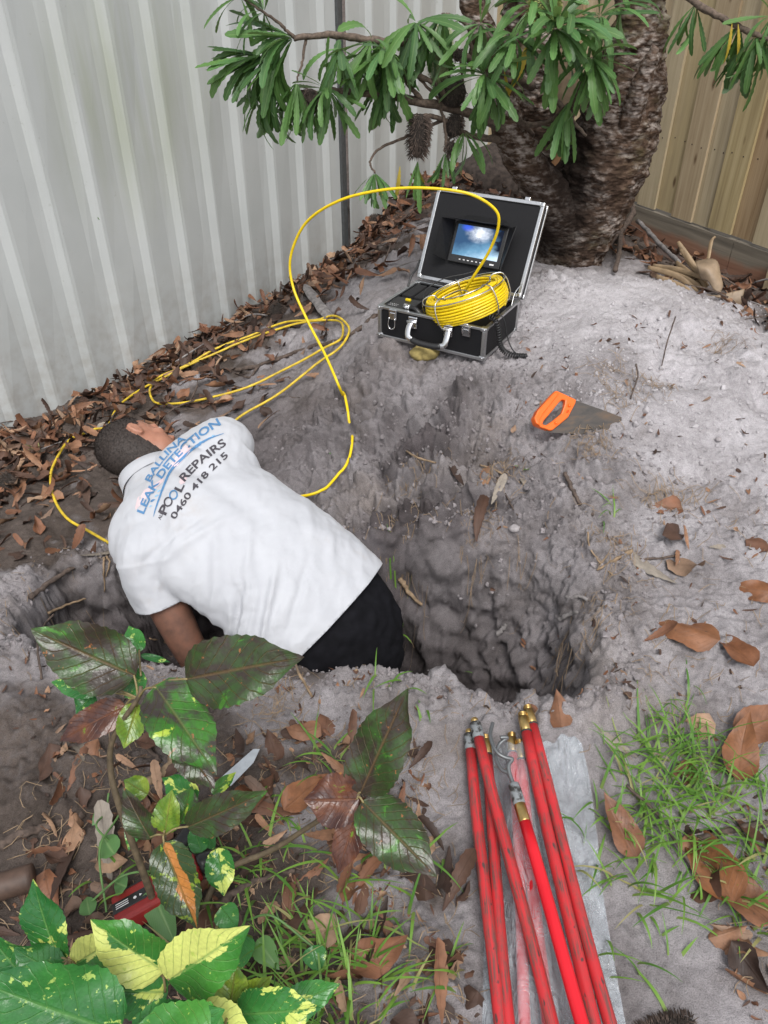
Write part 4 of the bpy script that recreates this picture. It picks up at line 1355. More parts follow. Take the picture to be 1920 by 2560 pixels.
for lay in (0, 1):
    for i in range(k):
        for j in range(nu + 1):
            u = j / nu
            jt = .006 * math.sin(u * 17) + .004 * math.sin(u * 41 + 1)
            p = Vector(Lw[i]) * (1 - u) + Vector(Rw[i]) * u
            if i < 6:
                p = p + Vector((0, 1, 0)) * jt * (1 - i / 6)
            g = gz(p.x, p.y)
            if lay == 0:
                p.z = g + .003
            else:
                edge = min(1, min(u, 1 - u) * 9, (i + .3) / 4)
                q = Vector((p.x, p.y, 0))
                hgt = 0
                for (a, d) in ((dD, vD), (dE, vE)):
                    a2 = Vector((a.x, a.y, 0)); d2 = Vector((d.x, d.y, 0)).normalized()
                    w = q - a2
                    tt = w.dot(d2)
                    dl = (w - d2 * max(0, tt)).length
                    zc = a.z + d.z / math.hypot(d.x, d.y) * tt + RR + .0015 - g
                    if dl < .016:
                        hgt = max(hgt, zc - (1 - math.sqrt(max(0, 1 - (dl / .0165) ** 2))) * .008)
                    else:
                        hgt = max(hgt, (zc - .008) * max(0, 1 - (dl - .016) / .030) ** 1.6)
                wr_ = .0040 * math.sin(u * 33 + 4 * math.sin(i * .11)) * math.sin(i * .07 + u * 5) + .0034 * math.sin(i * .55 + 6 * u) * math.sin(u * 12)
                p.z = g + .003 + edge * (max(hgt, .004) + .003 + wr_)
            V.append(p)
    b = lay * k * (nu + 1)
    for i in range(k - 1):
        for j in range(nu):
            a = b + i * (nu + 1) + j
            F.append((a, a + 1, a + 2 + nu, a + 1 + nu))
o = link('plastic_bag', mesh_from('plastic_bag', V, F, M_BAG))
tag(o, 'long clear polythene bag lying flat under the red drain rods', 'bag')
# ------------------------------------------------------------------ the man bent over in the hole
t = NT('skin')
n1 = t.noise(t.pos(), 30, 5)
n2 = t.noise(t.pos(), 240, 4)
zz = t.n('SeparateXYZ', {0: t.pos()}).outputs[2]
c = t.ramp(n1, [(.3, (.34, .150, .095)), (.7, (.44, .215, .145))])
dirt = t.math('MULTIPLY', t.ramp(zz, [(.02, 1.0), (.14, 0.0)]), t.ramp(n1, [(.3, .55), (.6, .95)]))
c = t.mix(dirt, c, (.115, .062, .045))
t.bsdf(c, .52, t.bump(n2, .15, .002), **{'Subsurface_Weight': .08, 'Subsurface_Radius': (.02, .008, .004)})
M_SKIN = t.m
t = NT('white_polo_cloth')
P = t.pos()
n1 = t.noise(P, 7, 5, .6)
wv = t.n('TexWave', {'Vector': P, 'Scale': 420, 'Distortion': 0}).outputs['Fac']
fine = t.noise(P, 700, 2)
c = t.ramp(n1, [(.3, (.44, .452, .482)), (.7, (.50, .512, .542))])
st = t.math('MULTIPLY', t.ramp(t.noise(P, 16, 5, .65), [(.52, 0.0), (.72, .45)]), t.ramp(t.noise(P, 3, 2), [(.45, 0.0), (.65, 1.0)]))
c = t.mix(st, c, (.42, .38, .35))
t.bsdf(c, .82, t.bump(t.math('ADD', fine, t.math('MULTIPLY', t.noise(P, 60, 3), 1.5)), .12, .002), **{'Sheen_Weight': .15, 'Specular_IOR_Level': .25})
M_SHIRT = t.m
M_TRS = simple('black_work_shorts', (.0065, .0065, .0085), .9, var=.4, scale=25, bump=.25, Specular_IOR_Level=.15)
M_HAIR = simple('short_dark_hair', (.035, .026, .022), .7, var=.5, scale=160)

spine = [Vector(q) for q in [(-.12, 1.50, -.23), (-.125, 1.52, -.12), (-.17, 1.55, -.015), (-.29, 1.62, .090), (-.42, 1.69, .150), (-.52, 1.745, .172), (-.60, 1.81, .180), (-.665, 1.875, .200), (-.71, 1.93, .222)]]
Rv = [Vector(q) for q in [(.76, .64, .02), (.75, .65, .05), (.74, .66, .08), (.68, .72, .10), (.60, .79, .12), (.52, .84, .13), (.46, .87, .14), (.46, .87, .14), (.46, .87, .14)]]
HW = [.185, .205, .225, .215, .220, .235, .225, .105, .062]
HD = [.125, .130, .130, .122, .128, .132, .115, .082, .060]
ShR, ShL = Vector((-.475, 2.000, .275)), Vector((-.635, 1.600, .165))
ElL, HaL = Vector((-.535, 1.50, -.13)), Vector((-.50, 1.56, -.36))
ElR, HaR = Vector((-.52, 1.97, .10)), Vector((-.62, 1.80, -.05))
hc = Vector((-.752, 2.005, .252))
crown = Vector((-.74, .62, .14)).normalized()
face = Vector((.60, .72, -.02)); face = (face - crown * face.dot(crown)).normalized()
rgt = face.cross(crown).normalized()

def torso(mb, gain, n=36, lo=0):
    C = catmull([(*s, a, b, *r) for s, a, b, r in zip(spine[lo:], HW[lo:], HD[lo:], Rv[lo:])], 8)
    pts = [q[:3] for q in C]
    # superellipse sections: keep the back broad and flat
    V, F = tube(pts, 0, n, xdir=[q[5:8] for q in C], ell=([q[3] + gain for q in C], [q[4] + gain for q in C]))
    mb.add(V, F)

body = MB()
torso(body, -.045, 28)
def limb(mb, pts, rads, n=16, per=6):
    C = catmull([(*p, r) for p, r in zip(pts, rads)], per)
    mb.tube([q[:3] for q in C], [q[3] for q in C], n)
limb(body, [spine[6], spine[8], hc - crown * .05 - face * .02], [.075, .062, .062])
limb(body, [ShL + Vector((.05, .06, .0)), ShL, ShL.lerp(ElL, .5) + Vector((-.004, -.008, 0)), ElL, ElL.lerp(HaL, .35), HaL], [.07, .062, .055, .045, .046, .031])
limb(body, [ShR, ShR.lerp(ElR, .5), ElR, ElR.lerp(HaR, .4), HaR], [.062, .054, .043, .044, .030])
# hands with five fingers
for H, dr, sd_ in ((HaL, (HaL - ElL).normalized(), 1), (HaR, (HaR - ElR).normalized(), -1)):
    ax = Vector((.3, .8, 0)); ax = (ax - dr * ax.dot(dr)).normalized()
    nx = dr.cross(ax)
    limb(body, [H, H + dr * .04, H + dr * .085], [.030, .034, .030], 12, 4)
    for k, (o_, l_) in enumerate(((-.027, .062), (-.009, .075), (.009, .070), (.026, .055))):
        b = H + dr * .08 + ax * o_
        limb(body, [b, b + dr * l_ * .4 + nx * .004, b + dr * l_ * .75 + nx * .016, b + dr * l_ * .92 + nx * .032], [.010, .0092, .0085, .007], 10, 3)
    b = H + dr * .025 - ax * .026
    limb(body, [b, b - ax * .024 + dr * .025, b - ax * .032 + dr * .055 + nx * .012], [.012, .0105, .0085], 10, 3)
# legs, bent, standing on the floor of the hole
hipc = spine[0]
legs = []
for s in (-1, 1):
    h0 = hipc + Rv[0] * (.085 * s) + Vector((0, 0, .03))
    kn = h0 + Vector((-.17, .02, -.27))
    an = h0 + Vector((.03, .04, -.50))
    ft = an + Vector((-.16, 0, -.045))
    legs.append((h0, kn, an, ft))
    limb(body, [h0, h0.lerp(kn, .5), kn, kn.lerp(an, .35), an, an + Vector((-.05, 0, -.04)), ft], [.088, .078, .056, .056, .036, .035, .03])
# head: cranium, jaw, cheek, brow, nose, lips, ears
hb_ = MB()
hb_.ell(hc + crown * .022 - face * .012, (rgt * .076, face * .098, crown * .098), 24, 18)
hb_.ell(hc - crown * .045 + face * .035, (rgt * .060, face * .060, crown * .070), 20, 14)
hb_.ell(hc - crown * .085 + face * .062, (rgt * .034, face * .030, crown * .026), 14, 10)
hb_.ell(hc + crown * .022 + face * .078, (rgt * .052, face * .016, crown * .014), 14, 10)
for s in (-1, 1):
    hb_.ell(hc - crown * .018 + face * .062 + rgt * .036 * s, (rgt * .024, face * .024, crown * .022), 12, 8)
    hb_.ell(hc + crown * .004 + face * .080 + rgt * .031 * s, (rgt * .013, face * .011, crown * .009), 12, 8)
hb_.tube([hc + crown * .012 + face * .086, hc - crown * .012 + face * .103, hc - crown * .030 + face * .112], [.008, .011, .014], 12)
hb_.ell(hc - crown * .053 + face * .092, (rgt * .024, face * .010, crown * .007), 12, 8)
hb_.ell(hc - crown * .066 + face * .089, (rgt * .022, face * .011, crown * .008), 12, 8)
for s in (-1, 1):
    e0 = hc - crown * .004 - face * .004 + rgt * .078 * s
    pts = [e0 + face * .010 - crown * .030, e0 + face * .016 + crown * .0, e0 + face * .006 + crown * .026 + rgt * .006 * s, e0 - face * .014 + crown * .024 + rgt * .012 * s, e0 - face * .020 + rgt * .012 * s, e0 - face * .008 - crown * .022 + rgt * .006 * s, e0 + face * .006 - crown * .032]
    hb_.tube(catmull([e0 + (Vector(p_) - e0) * .84 for p_ in pts], 5), .0050, 8)
    hb_.ell(e0 - face * .003 + rgt * .001 * s, (rgt * .006, face * .015, crown * .024), 12, 8)
body.add(hb_.v, hb_.f)
bme = remesh(body, .0062, 5)
bme.materials.append(M_SKIN)
bme.polygons.foreach_set('use_smooth', [True] * len(bme.polygons))
man = empty('person', (-.2, 1.5, -.72), 'person in a white printed polo shirt bending head first into the dug hole', 'person')
def to_man(me):
    set_co(me, get_co(me) - np.array(man.location))
    return me
bo = link('body', to_man(bme), man)

# eyes and eyebrows
M_EYE = simple('eye', (.6, .58, .55), .2, var=.02)
for s in (-1, 1):
    MB().ell(hc + crown * .004 + face * .0835 + rgt * .031 * s - man.location, (rgt * .010, face * .009, crown * .006), 12, 8).build('eye', M_EYE, man)

# short hair: close cap that follows the skull plus thousands of short strands
def hair_zone(d):
    """d = unit direction from head centre; True where hair grows"""
    f, u, s = d.dot(face), d.dot(crown), abs(d.dot(rgt))
    if f > .64 - .30 * max(0, s - .45):
        return False
    if u < -.05 and f > -.12 - .25 * (u + .05):
        return False
    if u < .18 and f > .36:
        return False
    return u > -.93
hm = MB()
cc = hc + crown * .022 - face * .012
V, F, ok = [], [], []
nu_, nv_ = 144, 96
for j in range(nv_ + 1):
    ph = math.pi * j / nv_
    for i in range(nu_):
        th = 2 * math.pi * i / nu_
        d = rgt * (math.sin(ph) * math.cos(th)) + face * (math.sin(ph) * math.sin(th)) + crown * math.cos(ph)
        p = cc + rgt * (d.dot(rgt) * .0805) + face * (d.dot(face) * .103) + crown * (d.dot(crown) * .1025)
        if d.dot(crown) < -.3:        # follow the nape
            w = min(1, (-.3 - d.dot(crown)) / .5)
            p = p + face * (.018 * w) - crown * (.045 * w)
        V.append(p)
        ok.append(hair_zone(d))
for j in range(nv_):
    for i in range(nu_):
        q = (j * nu_ + i, (j + 1) * nu_ + i, (j + 1) * nu_ + (i + 1) % nu_, j * nu_ + (i + 1) % nu_)
        if all(ok[x] for x in q):
            F.append(q)
rg = random.Random(4)
F0 = list(F)
for k in range(14000):
    q = rg.choice(F0)
    a, b, c_, d_ = [V[x] for x in q]
    u, v = rg.random(), rg.random()
    p = (a * (1 - u) + b * u) * (1 - v) + (d_ * (1 - u) + c_ * u) * v
    n_ = (p - cc).normalized()
    gd = (n_ * .35 - crown * .55 - face * .25 + Vector((rg.uniform(-.4, .4), rg.uniform(-.4, .4), rg.uniform(-.4, .4)))).normalized()
    s = n_.cross(gd).normalized() * .0006
    V += [p - s, p + s, p + gd * rg.uniform(.004, .010)]
    m_ = len(V)
    F.append((m_ - 3, m_ - 2, m_ - 1))
hme = mesh_from('hair', [v - man.location for v in V], F, M_HAIR)
link('hair', hme, man)

# shirt: torso and sleeves as one cloth, cut at hem, collar and cuffs
sh = MB()
torso(sh, .012, 44, 1)
limb(sh, [spine[6] + Vector((-.02, .0, .0)), spine[6].lerp(ShR, .5) + Vector((-.03, .01, .016)), ShR + Vector((-.015, -.02, .0))], [.105, .098, .092], 24, 6)
limb(sh, [spine[5], spine[5].lerp(ShR, .5), ShR + Vector((.02, -.03, -.02))], [.125, .118, .095], 24, 6)
limb(sh, [spine[7], spine[7].lerp(ShR, .45) + Vector((-.005, .005, .0)), ShR], [.080, .080, .088], 24, 6)
limb(sh, [spine[6], spine[6].lerp(ShL, .5) + Vector((-.02, 0, .012)), ShL], [.105, .098, .09], 24, 6)
limb(sh, [spine[5], spine[5].lerp(ShL, .5), ShL + Vector((.02, .02, -.01))], [.125, .115, .095], 24, 6)
CuL = ShL.lerp(ElL, .40) + Vector((-.012, -.012, .0))
CuR = ShR.lerp(ElR, .62)
limb(sh, [ShL + Vector((.13, .12, .0)), ShL + Vector((.045, .04, .012)), ShL, CuL, CuL + (ElL - ShL) * .16], [.105, .097, .086, .078, .080], 24, 6)
limb(sh, [ShR + Vector((-.06, -.12, -.02)), ShR + Vector((-.01, -.03, .0)), ShR.lerp(CuR, .4), CuR, CuR + (ElR - ShR) * .12], [.105, .093, .082, .076, .078], 24, 6)
sme = remesh(sh, .0068, 9)
co = get_co(sme)
no = get_no(sme)
# cloth folds in body space: s along the spine (0 hem .. 1 neck), r across to the right
U = np.array((spine[7] - spine[2]).normalized())
R0 = np.array(Vector((.6, .79, .12)).normalized())
O0 = np.array(spine[2])
s_ = (co - O0) @ U / (spine[7] - spine[2]).length
r_ = (co - O0) @ R0
Nn = np.cross(R0, U); Nn = Nn if Nn[2] > 0 else -Nn
back = np.clip(no @ Nn, 0, 1)
def fold(s0, r0, s1, r1, w, amp):
    a = np.array([s0 * .68, r0]); b = np.array([s1 * .68, r1])
    p = np.stack([s_ * .68, r_], 1)
    e_ = b - a
    tt = np.clip(((p - a) @ e_) / (e_ @ e_), 0, 1)
    dl = np.linalg.norm(p - a - tt[:, None] * e_, axis=1)
    return 1.25 * amp * np.exp(-(dl / w) ** 2) * np.sin(np.pi * np.clip(tt * .9 + .05, 0, 1))
dsp = .007 * fbm(co * np.array([5, 5, 5]) + 3, 2) + .004 * fbm(co * 16 + 9, 3)
for f_ in [(.10, -.27, .44, -.02, .013, .009), (.03, -.26, .26, -.03, .011, .010), (.17, -.28, .32, -.10, .010, -.009), (.62, -.27, .50, -.02, .013, .007), (.67, -.28, .60, -.08, .010, -.007),
           (-.03, -.22, .16, .02, .011, -.007), (.45, .22, .18, .04, .018, .006), (.88, -.06, .55, -.20, .018, .006), (.30, -.24, .52, -.10, .012, .006), (.06, .05, .20, .14, .014, .005)]:
    dsp = dsp + fold(*f_)
fa = s_ * .68 * .75 + r_ * .66; fb = -s_ * .68 * .66 + r_ * .75
rd = (1 - np.abs(pnoise(np.stack([fa * 5, fb * 24 + .8 * pnoise(co * 9), np.zeros_like(fa)], 1)))) ** 4
mk = np.exp(-(((s_ - .16) / .20) ** 2 + ((r_ + .20) / .10) ** 2)) + .7 * np.exp(-(((s_ - .62) / .10) ** 2 + ((r_ + .22) / .08) ** 2)) + .12
dsp = dsp + .0125 * (rd - .35) * mk
# seam where the sleeve joins the body
dl = np.abs((co - np.array(ShL + (CuL - ShL) * .02)) @ np.array((CuL - ShL).normalized()))
seam = np.exp(-(dl / .004) ** 2) * (np.linalg.norm(co - np.array(ShL), axis=1) < .115)
dsp = dsp + .0025 * seam
# body sags: shallow trough along the spine
dsp = dsp - .008 * np.exp(-((r_ - .01) / .03) ** 2) * sstep(.25, .5, s_) * (1 - sstep(.8, 1, s_)) * back
co2 = co + no * dsp[:, None]
set_co(sme, co2)
bm = bmesh.new()
bm.from_mesh(sme)
def cut(pt, nrm, region=None):
    g = [x for x in bm.verts[:] + bm.edges[:] + bm.faces[:] if region is None or all(region(v.co) for v in ([x] if isinstance(x, bmesh.types.BMVert) else x.verts))]
    r = bmesh.ops.bisect_plane(bm, geom=g, plane_co=pt, plane_no=nrm)
    dl_ = [f for f in bm.faces if (region is None or region(f.calc_center_median())) and (f.calc_center_median() - Vector(pt)).dot(Vector(nrm)) > 1e-5]
    bmesh.ops.delete(bm, geom=dl_, context='FACES')
hemn = -Vector((-.70, .37, .62)).normalized()
cut(spine[2] + Vector((.012, 0, -.012)), hemn, lambda q: q.x > -.45 and q.z < .4 and (q - ShL).length > .22)
cut(spine[7] + Vector((-.026, .028, .016)), (spine[8] - spine[6]).normalized(), lambda q: (q - spine[7]).length < .16 and (q - ShR).length > .10)
cut(CuL, (ElL - ShL).normalized(), lambda q: (q - CuL).length < .13 and q.z < .22)
cut(CuR, (ElR - ShR).normalized(), lambda q: (q - CuR).length < .12)
bmesh.ops.delete(bm, geom=[v for v in bm.verts if not v.link_faces], context='VERTS')
bm.normal_update()
bm.to_mesh(sme)
bm.free()
sme.materials.clear()
sme.materials.append(M_SHIRT)
sme.polygons.foreach_set('use_smooth', [True] * len(sme.polygons))
SH_BVH = BVHTree.FromPolygons([v.co.copy() for v in sme.vertices], [tuple(p.vertices) for p in sme.polygons])
shirt = link('shirt', to_man(sme), man)
so_ = shirt.modifiers.new('thickness', 'SOLIDIFY')
so_.thickness = .0025
so_.offset = -1
# collar band standing at the neck
nd_ = (spine[8] - spine[6]).normalized()
cl = spine[7] + Vector((-.022, .024, .014))
xa = (Rv[7] - nd_ * Rv[7].dot(nd_)).normalized()
ya = nd_.cross(xa)
V, F = [], []
n = 48
for k, (rr, hh) in enumerate([(1.06, -.012), (1.0, .012), (.95, .034), (.90, .036), (.93, .012)]):
    for i in range(n):
        a = 2 * math.pi * i / n
        V.append(cl + xa * (math.cos(a) * .096 * rr) + ya * (math.sin(a) * .080 * rr) + nd_ * (hh + .006 * math.sin(a * 2 + 1)) - man.location)
for k in range(4):
    for i in range(n):
        F.append((k * n + i, k * n + (i + 1) % n, (k + 1) * n + (i + 1) % n, (k + 1) * n + i))
link('collar', mesh_from('collar', V, F, M_SHIRT), shirt)

# shorts
tr = MB()
C = catmull([(*s, a, b, *r) for s, a, b, r in zip(spine[:4], [.19, .208, .205, .12], [.130, .130, .112, .06], Rv[:4])], 6)
V, F = tube([q[:3] for q in C], 0, 32, xdir=[q[5:8] for q in C], ell=([q[3] for q in C], [q[4] for q in C]))
tr.add(V, F)
for (h0, kn, an, ft) in legs:
    limb(tr, [h0 + Vector((0, 0, .03)), h0.lerp(kn, .5), kn, kn.lerp(an, .45), an.lerp(kn, .1)], [.106, .098, .078, .072, .06])
tme = remesh(tr, .009, 6)
tco = get_co(tme)
set_co(tme, tco + get_no(tme) * (.008 * fbm(tco * 12, 3) + .004 * fbm(tco * 30, 2))[:, None])
tme.materials.append(M_TRS)
tme.polygons.foreach_set('use_smooth', [True] * len(tme.polygons))
link('trousers', to_man(tme), man)
M_BOOT = simple('dark_boot', (.05, .035, .025), .7)
for (h0, kn, an, ft) in legs:
    b = MB()
    limb(b, [an + Vector((0, 0, .05)), an, an + Vector((-.03, 0, -.035)), ft, ft + Vector((-.05, 0, -.005))], [.05, .05, .046, .042, .03])
    bb = mesh_from('boot', [Vector(v) - man.location for v in b.v], b.f, M_BOOT)
    link('boot', bb, man)

# ---- print on the back
def onshirt(px, py):
    d = ray(px, py).normalized()
    h = SH_BVH.ray_cast(CAM, d)
    return h[0] if h[0] is not None else at_s(px, py, 2.15)
M_BLUE = simple('print_blue', (.085, .215, .40), .75, var=.15)
M_LBLUE = simple('print_light_blue', (.25, .45, .62), .75, var=.15)
M_DARK = simple('print_dark', (.055, .050, .060), .75, var=.2)
M_PINK = simple('print_pale_pink', (.66, .53, .55), .8, var=.08)
pn = Vector(Nn)
def wrap(name, V, F, m, lift=.0016):
    out_ = []
    for p in V:
        h = SH_BVH.find_nearest(p)
        q = h[0] + h[1].normalized() * lift
        out_.append(q - man.location)
    o = link(name, mesh_from(name, out_, F, m, False), shirt)
    return o
def textmesh(s, bold=.02, space=1.0):
    cu = bpy.data.curves.new('t', 'FONT')
    cu.body = s
    cu.size = 1
    cu.offset = bold
    cu.space_character = space
    cu.resolution_u = 3
    o = bpy.data.objects.new('t', cu)
    col.objects.link(o)
    dg = bpy.context.evaluated_depsgraph_get(); dg.update()
    me = bpy.data.meshes.new_from_object(o.evaluated_get(dg))
    bpy.data.objects.remove(o)
    bm = bmesh.new(); bm.from_mesh(me)
    bmesh.ops.triangulate(bm, faces=bm.faces)
    bmesh.ops.subdivide_edges(bm, edges=[e_ for e_ in bm.edges if e_.calc_length() > .10], cuts=3, use_grid_fill=True)
    bm.to_mesh(me); bm.free()
    V = [v.co.copy() for v in me.vertices]
    F = [tuple(p.vertices) for p in me.polygons]
    return V, F
def print_line(s, p0, p1, h, m, bow=0, bold=.02, name='lettering', flip=1):
    """p0 -> p1: ends of the line's middle on the shirt; h: letter height; bow: how far the line arches"""
    V, F = textmesh(s, bold)
    mx = max(v.x for v in V); mn = min(v.x for v in V)
    dx, dy = p1[0] - p0[0], p1[1] - p0[1]
    l = math.hypot(dx, dy)
    nx, ny = dy / l * flip, -dx / l * flip                 # towards the collar
    out_ = []
    for v in V:
        fx, fy = (v.x - mn) / (mx - mn), v.y / .72 - .5
        arch = 4 * fx * (1 - fx) * bow
        slope = 4 * (1 - 2 * fx) * bow / l
        ux, uy = nx - dx / l * slope, ny - dy / l * slope
        out_.append(onshirt(p0[0] + dx * fx + nx * arch + ux * h * fy, p0[1] + dy * fx + ny * arch + uy * h * fy))
    return wrap(name, out_, F, m)
print_line('BALLINA', (369, 1203), (462, 1093), 15, M_BLUE, 9, .022)
print_line('LEAK DETECTION', (351, 1283), (548, 1054), 18, M_BLUE, 27, .028)
print_line('REPAIRS', (454, 1199), (561, 1104), 20, M_DARK, 5, .022)
print_line('P', (405, 1285), (415, 1263), 21, M_DARK, 0, .03)
print_line('L', (444, 1228), (453, 1210), 20, M_DARK, 0, .03)
print_line('0460 418 215', (431, 1296), (566, 1135), 16, M_DARK, 8, .02)
print_line('ALL', (398, 1299), (406, 1281), 8, M_DARK, 0, .012)
def poly2(pts, m, name, nseg=1, lift=.0012):
    """filled outline given on the shirt"""
    P = [onshirt(*p) for p in pts]
    c_ = sum(P, Vector()) / len(P)
    V = [c_] + P
    mid_ = [c_.lerp(p, .5) for p in P]
    V += mid_
    n = len(P)
    F = []
    for i in range(n):
        j = (i + 1) % n
        F += [(0, 1 + n + i, 1 + n + j), (1 + n + i, 1 + i, 1 + j, 1 + n + j)]
    return wrap(name, V, F, m, lift)
def band(pts, ws_, m, name, lift=.0016):
    P = catmull([(*p, w) for p, w in zip(pts, ws_)], 6)
    V, F = [], []
    for i, q in enumerate(P):
        a = P[max(0, i - 1)]; b = P[min(len(P) - 1, i + 1)]
        tx, ty = b[0] - a[0], b[1] - a[1]
        l = math.hypot(tx, ty) or 1
        for s in (-1, 1):
            V.append(onshirt(q[0] - ty / l * q[2] * s / 2, q[1] + tx / l * q[2] * s / 2))
    for i in range(len(P) - 1):
        F.append((2 * i, 2 * i + 1, 2 * i + 3, 2 * i + 2))
    return wrap(name, V, F, m, lift)
# pale emblem behind the words
poly2([(338, 1270), (344, 1245), (362, 1225), (385, 1212), (410, 1194), (408, 1205), (390, 1220), (372, 1240), (352, 1262), (340, 1275)], M_PINK, 'emblem', lift=.0007)
poly2([(428, 1160), (450, 1128), (470, 1105), (492, 1090), (494, 1102), (478, 1125), (460, 1148), (444, 1165), (430, 1172)], M_PINK, 'emblem', lift=.0007)
poly2([(448, 1206), (452, 1192), (462, 1188), (468, 1196), (462, 1208), (452, 1212)], M_PINK, 'emblem', lift=.0007)
band([(384, 1292), (393, 1262), (424, 1183), (459, 1144), (489, 1117), (523, 1097), (559, 1084)], [1, 4, 6, 7, 6, 4, 1], M_BLUE, 'wave_stroke')
for (x, y, r) in [(482, 1122, 4), (495, 1115, 5), (510, 1104, 5), (523, 1096, 4), (500, 1106, 3), (532, 1090, 3), (391, 1240, 4), (381, 1252, 4.6), (388, 1226, 3), (397, 1228, 3.5), (376, 1266, 3)]:
    poly2([(x + r * 1.0 * math.cos(q) + r * .8 * (1 if q == 0 else 0), y + r * .7 * math.sin(q) - r * .5 * math.cos(q)) for q in [k * math.pi / 4 for k in range(8)]], M_LBLUE if r < 4.5 else M_BLUE, 'droplet')
# the two linked O letters
for (x, y, m) in ((421, 1255, M_DARK), (434, 1238, M_BLUE)):
    c_ = [(x + 9 * math.cos(q) + 2 * math.sin(q), y + 10 * math.sin(q) - 3 * math.cos(q)) for q in [k * math.pi / 8 for k in range(17)]]
    band(c_, [3.6] * 17, m, 'linked_ring')
# ------------------------------------------------------------------ copperleaf plants
def acalypha(name, kind):
    t = NT(name)
    vm, u, v = vein_mask(t, 9, .035)
    O = t.obj()
    r = t.n('ObjectInfo').outputs['Random']
    Oo = t.n('VectorMath', {0: O, 1: t.n('CombineXYZ', {0: t.math('MULTIPLY', r, 9.0), 1: r, 2: 0.0}).outputs[0]}, operation='ADD').outputs[0]
    n1 = t.noise(t.map(Oo, (1, .6, 1)), 30, 5, .6, .6)
    n2 = t.noise(Oo, 70, 4, .6)
    n3 = t.noise(Oo, 9, 2, .5)
    if kind == 'bronze':
        c = t.mix(t.ramp(n1, [(.42, 0.0), (.60, 1.0)]), (.045, .034, .026), (.040, .085, .022))
        c = t.mix(t.ramp(n1, [(.63, 0.0), (.66, 1.0)]), c, (.060, .190, .024))
        c = t.mix(t.ramp(n2, [(.66, 0.0), (.70, .9)]), c, (.34, .13, .045))
        vc = (.16, .10, .045)
    elif kind == 'red':
        c = t.mix(t.ramp(n1, [(.40, 0.0), (.60, 1.0)]), (.065, .030, .026), (.15, .055, .028))
        c = t.mix(t.ramp(n1, [(.62, 0.0), (.66, 1.0)]), c, (.16, .27, .02))
        c = t.mix(t.ramp(n2, [(.67, 0.0), (.70, .9)]), c, (.36, .16, .05))
        vc = (.22, .10, .06)
    elif kind == 'mixed':
        c = t.mix(t.ramp(n1, [(.40, 0.0), (.55, 1.0)]), (.050, .040, .035), (.045, .17, .020))
        c = t.mix(t.ramp(n1, [(.62, 0.0), (.645, 1.0)]), c, (.38, .52, .06))
        c = t.mix(t.ramp(n2, [(.66, 0.0), (.69, .9)]), c, (.28, .11, .04))
        vc = (.14, .15, .05)
    elif kind == 'variegated':
        spl_ = t.ramp(t.math('ADD', t.math('MULTIPLY', n1, .8), t.math('MULTIPLY', n2, .25)), [(.56, 0.0), (.58, 1.0)])
        c = t.mix(t.ramp(n3, [(.35, 0.0), (.65, 1.0)]), (.022, .135, .030), (.05, .23, .040))
        c = t.mix(spl_, c, (.60, .70, .16))
        vc = (.16, .34, .09)
    elif kind == 'half':
        sp_ = t.n('SeparateXYZ', {0: t.uv()})
        side = t.math('ADD', sp_.outputs[0], t.math('MULTIPLY', t.math('SUBTRACT', n1, .5), .9))
        c = t.mix(t.ramp(n3, [(.35, 0.0), (.65, 1.0)]), (.035, .165, .030), (.07, .27, .040))
        c = t.mix(t.ramp(side, [(.48, 1.0), (.50, 0.0)]), c, (.66, .72, .20))
        c = t.mix(t.ramp(n2, [(.64, 0.0), (.67, .9)]), c, (.52, .66, .13))
        vc = (.22, .40, .10)
    elif kind == 'orange':
        sp_ = t.n('SeparateXYZ', {0: t.uv()})
        side = t.math('ADD', sp_.outputs[0], t.math('MULTIPLY', t.math('SUBTRACT', n1, .5), .5))
        c = t.mix(t.ramp(n2, [(.58, 0.0), (.62, 1.0)]), (.035, .07, .022), (.20, .30, .03))
        c = t.mix(t.ramp(side, [(.28, 0.0), (.30, 1.0), (.52, 1.0), (.54, 0.0)]), c, (.50, .20, .045))
        vc = (.24, .16, .05)
    elif kind == 'lime':
        c = t.mix(t.ramp(n1, [(.4, 0.0), (.6, 1.0)]), (.10, .20, .025), (.24, .34, .035))
        vc = (.25, .22, .06)
    else:
        c = t.mix(t.ramp(n3, [(.35, 0.0), (.65, 1.0)]), (.022, .125, .030), (.055, .24, .045))
        c = t.mix(t.ramp(n2, [(.61, 0.0), (.64, .9)]), c, (.42, .58, .14))
        vc = (.13, .30, .085)
    c = t.mix(t.math('MULTIPLY', vm, .7), c, vc)
    c = t.mix(.4, c, t.ramp(t.noise(O, 180, 3), [(.3, .7), (.7, 1.2)]), 'MULTIPLY')
    bf = t.n('NewGeometry').outputs['Backfacing']
    c = t.mix(t.math('MULTIPLY', bf, .55), c, (.14, .17, .075))
    hgt = t.math('SUBTRACT', t.noise(O, 55, 3), t.math('MULTIPLY', vm, .8))
    b = t.bsdf(c, .30, t.bump(hgt, .55, .004), **{'Specular_IOR_Level': .5})
    tr_ = t.n('BsdfTranslucent', {'Color': c})
    ms = t.n('MixShader', {0: .18, 1: b.outputs[0], 2: tr_.outputs[0]})
    t.t.links.new(ms.outputs[0], t.out.inputs['Surface'])
    return t.m
AM = {k: acalypha('copperleaf_' + k, k) for k in ('bronze', 'red', 'mixed', 'variegated', 'half', 'orange', 'lime', 'green')}
M_STEM = simple('copperleaf_stem', (.10, .075, .045), .7, var=.4, scale=70, bump=.4)
M_PET = simple('leaf_stalk', (.20, .16, .07), .6, var=.3)
M_VINE = simple('green_vine', (.10, .20, .06), .6, var=.3)
lid_ = [0]
